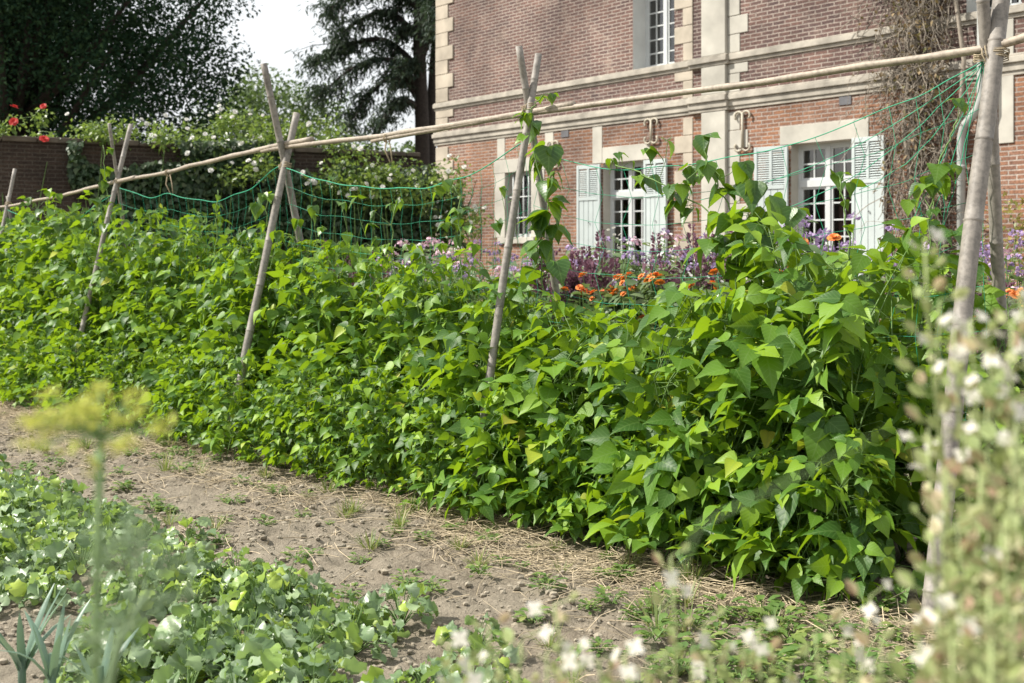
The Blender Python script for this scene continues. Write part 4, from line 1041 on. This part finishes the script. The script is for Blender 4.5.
# ------------------------------------------------------------------ flower border between the beans and the house
def border_proto(kind, seed):
    rnd = random.Random(seed); H_ = 1.3
    info = {'amaranth': ('dark red amaranth with tall feathery spires in the flower border', 'amaranth', 'flowering plant'),
            'phlox': ('pale pink and white phlox in the flower border behind the beans', 'phlox', 'flowering plant'),
            'verbena': ('wiry lilac verbena in the flower border behind the beans', 'verbena', 'flowering plant'),
            'dahlia': ('orange dahlia in the flower border behind the beans', 'dahlia', 'flowering plant'),
            'whitebloom': ('grey green border plant with small white blossoms', 'white_flower', 'flowering plant'),
            'leafy': ('leafy green border plant without blossoms behind the beans', 'border_plant', 'plant')}[kind]
    t = thing(info[1], info[0], info[2], group=info[1].replace('_', ' ')+' plants in the flower border')
    sm = MB(); fm = MB(); tips = []
    n = {'amaranth': 5, 'phlox': 9, 'verbena': 14, 'dahlia': 7, 'whitebloom': 9, 'leafy': 10}[kind]
    for k in range(n):
        a = 6.28*k/n+rnd.gauss(0, .3); r = rnd.uniform(.05, .24); o = V((math.cos(a), math.sin(a), 0)); hh = H_*rnd.uniform(.72, 1.0)
        tip = o*r+V((0, 0, hh)); mid = o*r*.45+V((0, 0, hh*.55)); sm.tube([V((0, 0, 0)), mid, tip], [.006, .0045, .003], 4, False); tips.append((mid, tip))
        nl = 34 if kind != 'verbena' else 14
        for j in range(nl):
            s = rnd.random()**.8; p = V((0, 0, 0)).lerp(mid, s*2) if s < .5 else mid.lerp(tip, s*2-1)
            q = rnd.uniform(0, 6.28); dv = V((math.cos(q), math.sin(q), rnd.uniform(-.3, .8))).normalized(); L = rnd.uniform(.05, .12)*(1.2 if kind in ('amaranth', 'dahlia') else 1)
            fm.leaf(p+dv*.02, dv, Z3+V((rnd.gauss(0, .4), rnd.gauss(0, .4), 0)), L, L*(.35 if kind in ('phlox', 'verbena') else .5), ((0, .15), (.35, .5), (.7, .35), (1, 0)), .2, .7, 0, rnd)
    sm.build('stem', M['stem'], t); fm.build('foliage', M['border'], t)
    for mid, tip in tips:
        if kind == 'leafy': break
        m_ = MB()
        if kind == 'amaranth':
            ln = rnd.uniform(.22, .42)
            for j in range(150):
                s = rnd.random(); q = rnd.uniform(0, 6.28); rr = .045*(1-s*.75)*rnd.uniform(.5, 1.2); p = V((math.cos(q)*rr, math.sin(q)*rr, s*ln-.18))
                dv = V((math.cos(q), math.sin(q), .7)).normalized(); m_.lite(p, dv, Z3.cross(dv).normalized(), .03, .022)
            for b_ in range(4):
                q = rnd.uniform(0, 6.28)
                for j in range(28):
                    s = j/28; p = V((math.cos(q)*.11*s, math.sin(q)*.11*s, -.12+.14*s))+V((rnd.gauss(0, .014), rnd.gauss(0, .014), rnd.gauss(0, .014))); m_.lite(p, V((math.cos(q), math.sin(q), .8)).normalized(), V((-math.sin(q), math.cos(q), 0)), .028, .02)
            m_.build('flower_spike', M['amaranth'], t, loc=tip)
        elif kind == 'phlox':
            for j in range(17):
                dv = V((rnd.gauss(0, 1), rnd.gauss(0, 1), abs(rnd.gauss(.3, .8)))).normalized(); flower_disc(m_, dv*rnd.uniform(.03, .06), .0125, rnd, 1, dv, 5)
            m_.build('flower_head', M[rnd.choice(('petal_pink', 'petal_pink', 'petal_white', 'petal_lilac'))], t, loc=tip)
        elif kind == 'verbena':
            for j in range(22):
                dv = V((rnd.gauss(0, 1), rnd.gauss(0, 1), abs(rnd.gauss(.2, .5)))).normalized(); m_.lite(dv*.022, dv, dv.orthogonal(), .022, .02)
            m_.build('flower_head', M['petal_lilac'], t, loc=tip)
        elif kind == 'dahlia':
            flower_disc(m_, (0, 0, 0), rnd.uniform(.026, .042), rnd, 3, V((rnd.gauss(0, .4), rnd.gauss(-.5, .4), .8)), 9); m_.build('flower_head', M['petal_orange'], t, loc=tip)
        else:
            for j in range(5): flower_disc(m_, V((rnd.gauss(0, .04), rnd.gauss(0, .04), rnd.gauss(0, .03))), .014, rnd, 1, V((rnd.gauss(0, .5), -.5, .8)), 5)
            m_.build('flower_head', M['petal_white'], t, loc=tip)
    return t
BP = {k: [border_proto(k, 80+i*7+j) for j in range(2)] for i, k in enumerate(('amaranth', 'phlox', 'verbena', 'dahlia', 'whitebloom', 'leafy'))}
rnd = random.Random(91); nb = 0
def border(kind, x, ytop, v):
    global nb
    t_ = (x-512)/F; d = v/(.733*t_+.68); zt = CAMZ-(ytop-9-HY)/F*d
    p = V((t_*d, d, 0)); stamp(rnd.choice(BP[kind]), USED, p, rnd.uniform(0, 6.28), zt/1.36); nb += 1
for k, lst in {'amaranth': [(566, 250, 7.0), (715, 250, 8), (582, 236, 7.2), (574, 262, 7.0), (592, 268, 7.4), (690, 246, 8), (683, 252, 7.6), (345, 268, 7.6), (372, 272, 7.4), (322, 262, 7.4), (700, 245, 8.4), (1008, 262, 7)],
               'phlox': [(405, 244, 9), (425, 242, 8.8), (442, 246, 8.6), (458, 244, 9), (388, 250, 8.6), (482, 250, 8.6), (365, 252, 9), (660, 236, 8.8), (555, 235, 9.2), (1016, 250, 7.6)],
               'verbena': [(600, 240, 8), (675, 236, 8), (705, 240, 7.8), (540, 250, 8), (450, 250, 8.2), (400, 250, 8.4), (772, 196, 8.6), (785, 204, 8.4), (800, 212, 8.2), (755, 214, 8.6), (815, 218, 8), (735, 236, 8.4), (650, 232, 8.8), (630, 240, 8.4), (520, 246, 9), (490, 244, 9.4), (845, 214, 8), (985, 232, 8), (905, 225, 7.6), (1000, 222, 8.4), (560, 250, 8.4), (1020, 230, 7.8)],
               'dahlia': [(608, 272, 7.0), (640, 266, 7.2), (690, 280, 7), (602, 284, 7), (620, 280, 7.2), (588, 280, 6.9), (640, 274, 7.1), (612, 290, 6.8), (1013, 286, 6.9), (1024, 278, 7), (800, 232, 7.4), (750, 268, 7), (1040, 270, 7)],
               'whitebloom': [(612, 236, 8.6), (640, 236, 8.8), (668, 240, 8.4), (420, 256, 8), (690, 262, 7.4), (715, 262, 7.6), (780, 240, 7.4), (640, 262, 7.4), (540, 268, 7.6), (400, 262, 7.8)],
               'leafy': [(425, 258, 8), (455, 262, 7.8), (495, 262, 7.8), (395, 266, 7.6), (360, 268, 7.6), (530, 274, 7.2), (340, 280, 7), (365, 282, 7), (390, 280, 7), (415, 276, 7), (440, 276, 7), (465, 278, 7), (490, 284, 6.9), (515, 286, 6.9), (545, 284, 6.9), (565, 286, 6.8), (600, 256, 8.2), (625, 250, 8.4), (655, 258, 8), (675, 272, 7.4), (705, 275, 7.2), (735, 270, 7.2), (640, 290, 6.8), (668, 292, 6.8), (580, 296, 6.7), (625, 300, 6.7), (760, 250, 7.4), (790, 250, 7.4), (820, 240, 7.6), (855, 236, 7.6), (890, 240, 7.4), (920, 240, 7.4), (950, 236, 7.6), (985, 250, 7.2), (1010, 300, 6.7), (1035, 290, 6.7), (300, 284, 7.2), (270, 280, 7.4), (1000, 280, 6.9), (350, 262, 8.6), (430, 262, 8.6), (470, 262, 8.8), (520, 262, 8.8), (550, 262, 8.6)]}.items():
    for a in lst: border(k, *a)
print('border', nb)
# yellow green shrub at the right edge
rnd = random.Random(95)
t = thing('golden_shrub', 'yellow green shrub with brown tinged leaves at the right edge by the house wall', 'shrub', at(1040, 254, 9.5)*1)
t.location.z = 0
M['golden'] = leaf_mat('golden_leaf', [(0, (.16, .18, .05)), (.5, (.28, .27, .07)), (.8, (.3, .2, .08)), (1, (.38, .36, .12))], (.5, .45, .1), .3, .5)
cs = [V((rnd.gauss(0, .2), rnd.gauss(0, .2), rnd.uniform(.5, 1.9))) for _ in range(34)]
m_ = MB(); [m_.tube([V((0, 0, 0)), c*.6+V((0, 0, .1)), c], [.012, .008, .004], 4, False) for c in cs[::2]]; m_.build('stem', M['bark'], t)
m_ = MB(); clumps(m_, cs, 60, .2, .05, rnd, .6); m_.build('foliage', M['golden'], t)

# ------------------------------------------------------------------ close plants in front of the camera
M['dill_y'] = leaf_mat('dill_bloom', [(0, (.45, .50, .10)), (1, (.62, .62, .14))], (.7, .7, .15), .35, .6)
M['dill_g'] = plain('dill_stem', (.2, .3, .12), .6, .2, 20)
M['dill_f'] = leaf_mat('dill_feather', [(0, (.2, .3, .17)), (1, (.32, .42, .22))], (.3, .45, .2), .3, .6)
rnd = random.Random(101)
dl = thing('flowering_dill', 'dill plant with a flat yellow flower umbel on one long stem at left foreground', 'dill plant', V((-.345, 1.0, 0)))
m_ = MB(); hub = at(101, 436, 1.0)-dl.location
m_.tube([V((0, 0, 0)), V((-.004, .0, .6)), at(97, 560, 1.0)-dl.location, hub], [.0045, .004, .0036, .0034], 8)
br = [(at(97, 560, 1.0)-dl.location, at(150, 520, .97)-dl.location), (V((0, 0, .9)), at(55, 560, 1.03)-dl.location)]
for a, b in br[:0]: m_.tube([a, a.lerp(b, .5)+V((0, 0, .01)), b], .002, 5, False)
m_.build('stem', M['dill_g'], dl)
um = MB(); rays = MB()
for k in range(34):
    q = rnd.uniform(0, 6.28); r = .060*math.sqrt(rnd.random()); c = hub+Matrix.Rotation(R(28), 3, 'X') @ V((math.cos(q)*r, math.sin(q)*r*.9, .024-.16*r+rnd.gauss(0, .004)))
    rays.tube([hub, hub.lerp(c, .6)+V((0, 0, .003)), c], .0008, 4, False)
    for j in range(18):
        s = V((rnd.gauss(0, .0055), rnd.gauss(0, .0055), rnd.gauss(0, .003))); dv = V((rnd.gauss(0, 1), rnd.gauss(0, 1), 1)).normalized(); um.lite(c+s, dv, dv.orthogonal(), .006, .005)
rays.build('umbel_rays', M['dill_g'], dl); um.build('umbel', M['dill_y'], dl)
ff = MB()
for k in range(13):
    a0 = at(97+rnd.gauss(0, 6), rnd.uniform(540, 720), 1.0)-dl.location; q = rnd.uniform(0, 6.28); e_ = a0+V((math.cos(q)*.07, math.sin(q)*.07, rnd.uniform(-.01, .05)))
    for j in range(16):
        p = a0.lerp(e_, j/16); dv = V((rnd.gauss(0, 1), rnd.gauss(0, 1), rnd.gauss(.2, .7))).normalized(); ff.tube([p, p+dv*rnd.uniform(.01, .03)], .0005, 3, False)
ff.build('foliage', M['dill_f'], dl)
t = thing('dill_stalk', 'pale dill stalk leaning right beside the flowering dill at lower left', 'dill plant', V((-.40, 1.25, 0)))
m_ = MB(); m_.tube([V((0, 0, 0)), at(108, 690, 1.2)-t.location, at(120, 640, 1.2)-t.location, at(150, 590, 1.2)-t.location], [.006, .005, .004, .003], 6); m_.build('stem', M['dill_f'], t)
m_ = MB()
for k in range(22):
    a0 = at(rnd.uniform(70, 190), rnd.uniform(520, 660), 1.2+rnd.gauss(0, .1))-t.location
    s0 = at(130, 630, 1.2)-t.location; m_.tube([s0, s0.lerp(a0, .5)+V((0, 0, .02)), a0], .0008, 3, False)
    for j in range(14):
        dv = V((rnd.gauss(0, 1), rnd.gauss(0, 1), rnd.gauss(.2, .7))).normalized(); m_.tube([a0, a0+dv*rnd.uniform(.01, .04)], .0006, 3, False)
m_.build('foliage', M['dill_f'], t)

M['rocket_stem'] = plain('rocket_stem', (.28, .33, .14), .6, .25, 20, 0, .4, .2)
M['pod'] = leaf_mat('seed_pod', [(0, (.24, .33, .11)), (.45, (.38, .45, .18)), (.7, (.56, .56, .32)), (.88, (.46, .34, .23)), (1, (.36, .2, .15))], (.6, .58, .3), .3, .6)
M['petal_cream'] = leaf_mat('cream_petal', [(0, (.68, .65, .56)), (1, (.78, .75, .68))], (.9, .87, .8), .35, .6)
def rocket(label, base_px, stems, seed, dens=1., fl=.24):
    """stems: list of (x, y, d) tips as seen in the photo; they all rise from one root on the ground"""
    rnd = random.Random(seed)
    bx, bd = base_px; bd *= 1.08; base = V(((bx-512)/F*bd, bd, 0))
    t = thing('flowering_rocket', label, 'flowering plant', base); t['label'] = label
    sm = MB(); fl_pts = []
    for (x, y, d) in stems:
        pm = MB()
        tip = at(x, y, d*1.08)-base; mid = V((tip.x*.45+rnd.gauss(0, .02), tip.y*.45+rnd.gauss(0, .02), tip.z*.55))
        pts = []
        for i in range(13):
            s = i/12; p = (V((0, 0, 0))*(1-s)**2+mid*2*s*(1-s)+tip*s*s); pts.append(p+V((rnd.gauss(0, .004), rnd.gauss(0, .004), 0)))
        sm.tube(pts, [.0032-.00015*i for i in range(13)], 5)
        Lz = tip.z; n = int((38 if seed in (1, 2, 3) else 50)*dens)
        for k in range(n):
            s = 1-.42*(k/n)*min(1, 1.2/Lz); i = min(11, int(s*12)); p = pts[i].lerp(pts[i+1], s*12-i)
            q = k*2.4+rnd.gauss(0, .3); o = V((math.cos(q), math.sin(q), rnd.uniform(.1, .7))).normalized()
            e_ = p+o*rnd.uniform(.010, .026); sm.tube([p, e_], .0009, 3, False)
            if (k < n*.12 and rnd.random() < .55) or rnd.random() < fl*.17: fl_pts.append(e_)
            else:
                L = rnd.uniform(.011, .021)
                dv = (o+Z3*.5).normalized()
                for w in range(2): pm.leaf(e_, dv, Matrix.Rotation(w*1.57, 3, dv) @ dv.orthogonal(), L, L*.8, ((0, .2), (.4, .5), (.75, .35), (1, 0)), .2, .1, 0, rnd)
        pm.build('foliage', M['pod'], t)  # this part holds the stem's seed pods, no leaves
    sm.build('stem', M['rocket_stem'], t)
    for p in fl_pts[:15 if seed in (1, 2, 3) else 7]:
        m_ = MB(); f = V((rnd.gauss(0, .5), -.7+rnd.gauss(0, .4), .6)).normalized(); flower_disc(m_, (0, 0, 0), rnd.uniform(.007, .0118), rnd, 1, f, 4, .72); m_.build('blossom', M['petal_cream'], t, loc=p)
rocket('tall white flowering rocket gone to seed, leftmost stems of the right foreground clump', (985, 1.25), [(922, 238, 1.2), (938, 300, 1.22), (952, 330, 1.15), (925, 430, 1.2), (945, 470, 1.1)], 1)
rocket('dense flowering rocket with brownish seed pods in the middle of the right foreground clump', (1010, 1.15), [(975, 320, 1.15), (985, 395, 1.1), (998, 340, 1.12), (1005, 430, 1.0), (955, 520, 1.05), (975, 470, 1.1)], 2, 1.15, .34)
rocket('flowering rocket with many white blossoms at the right edge of the photo', (1060, 1.1), [(1008, 320, 1.1), (1022, 290, 1.12), (1015, 400, 1.05), (1030, 360, 1.1), (1024, 470, 1.0), (1008, 520, .98)], 3, 1.15, .34)
rocket('low flowering rocket filling the lower right corner of the foreground', (985, 1.0), [(940, 590, 1.0), (965, 600, .98), (990, 590, .96), (1012, 610, .95), (920, 625, 1.0), (950, 640, .95), (985, 640, .92)], 4, 1.3, .3)
rocket('rocket sprig with bright white blossoms in front of the bean foot at right', (865, 1.3), [(864, 596, 1.3), (885, 640, 1.28), (845, 640, 1.3), (815, 632, 1.3)], 5, .8, .3)
rocket('single rocket sprig with one white blossom before the straw', (672, 1.3), [(669, 556, 1.3), (690, 640, 1.3)], 6, .55, .2)
rocket('pale rocket sprigs with faded blossoms along the bottom edge, right of centre', (770, 1.25), [(762, 632, 1.25), (740, 650, 1.25), (790, 660, 1.25), (715, 660, 1.25), (700, 625, 1.3)], 7, .8, .28)
rocket('rocket sprigs with white and pale lilac blossoms at the bottom centre', (580, 1.25), [(558, 606, 1.25), (575, 648, 1.22), (545, 652, 1.22), (600, 660, 1.22), (520, 640, 1.25), (500, 655, 1.22)], 8, .8, .3)
rocket('short rocket sprigs at the bottom edge, left of the white sprigs', (470, 1.25), [(452, 640, 1.25), (470, 660, 1.22), (485, 625, 1.25)], 9, .7, .25)
rocket('green rocket stems along the bottom edge between white sprigs', (640, 1.2), [(625, 655, 1.2), (650, 665, 1.2), (665, 650, 1.2), (860, 672, 1.15)], 10, .8, .2)
t = thing('bent_stalk', 'pale green bent stalk slanting across the beans at right foreground', 'stalk', V((.10, .72, 0)))
m_ = MB(); m_.tube([V((0, 0, 0)), at(650, 640, .7)-t.location, at(700, 525, .7)-t.location, at(790, 480, .7)-t.location, at(890, 428, .7)-t.location], [.0003, .0004, .0006, .0006, .0003], 6); tag(m_.build('stem', M['dill_g'], t))
# tiny protos that were never placed would stand at the origin: drop them
for o in [o for o in COL.objects if o.parent is None and o.type == 'EMPTY' and not USED.get(o.name, True)]: pass
used = set(USED)
for lst in list(PROTO.values())+[CP, WP, GP]+list(BP.values()):
    for p in lst:
        if p.name not in used:
            for ch in list(p.children): bpy.data.objects.remove(ch)
            bpy.data.objects.remove(p)
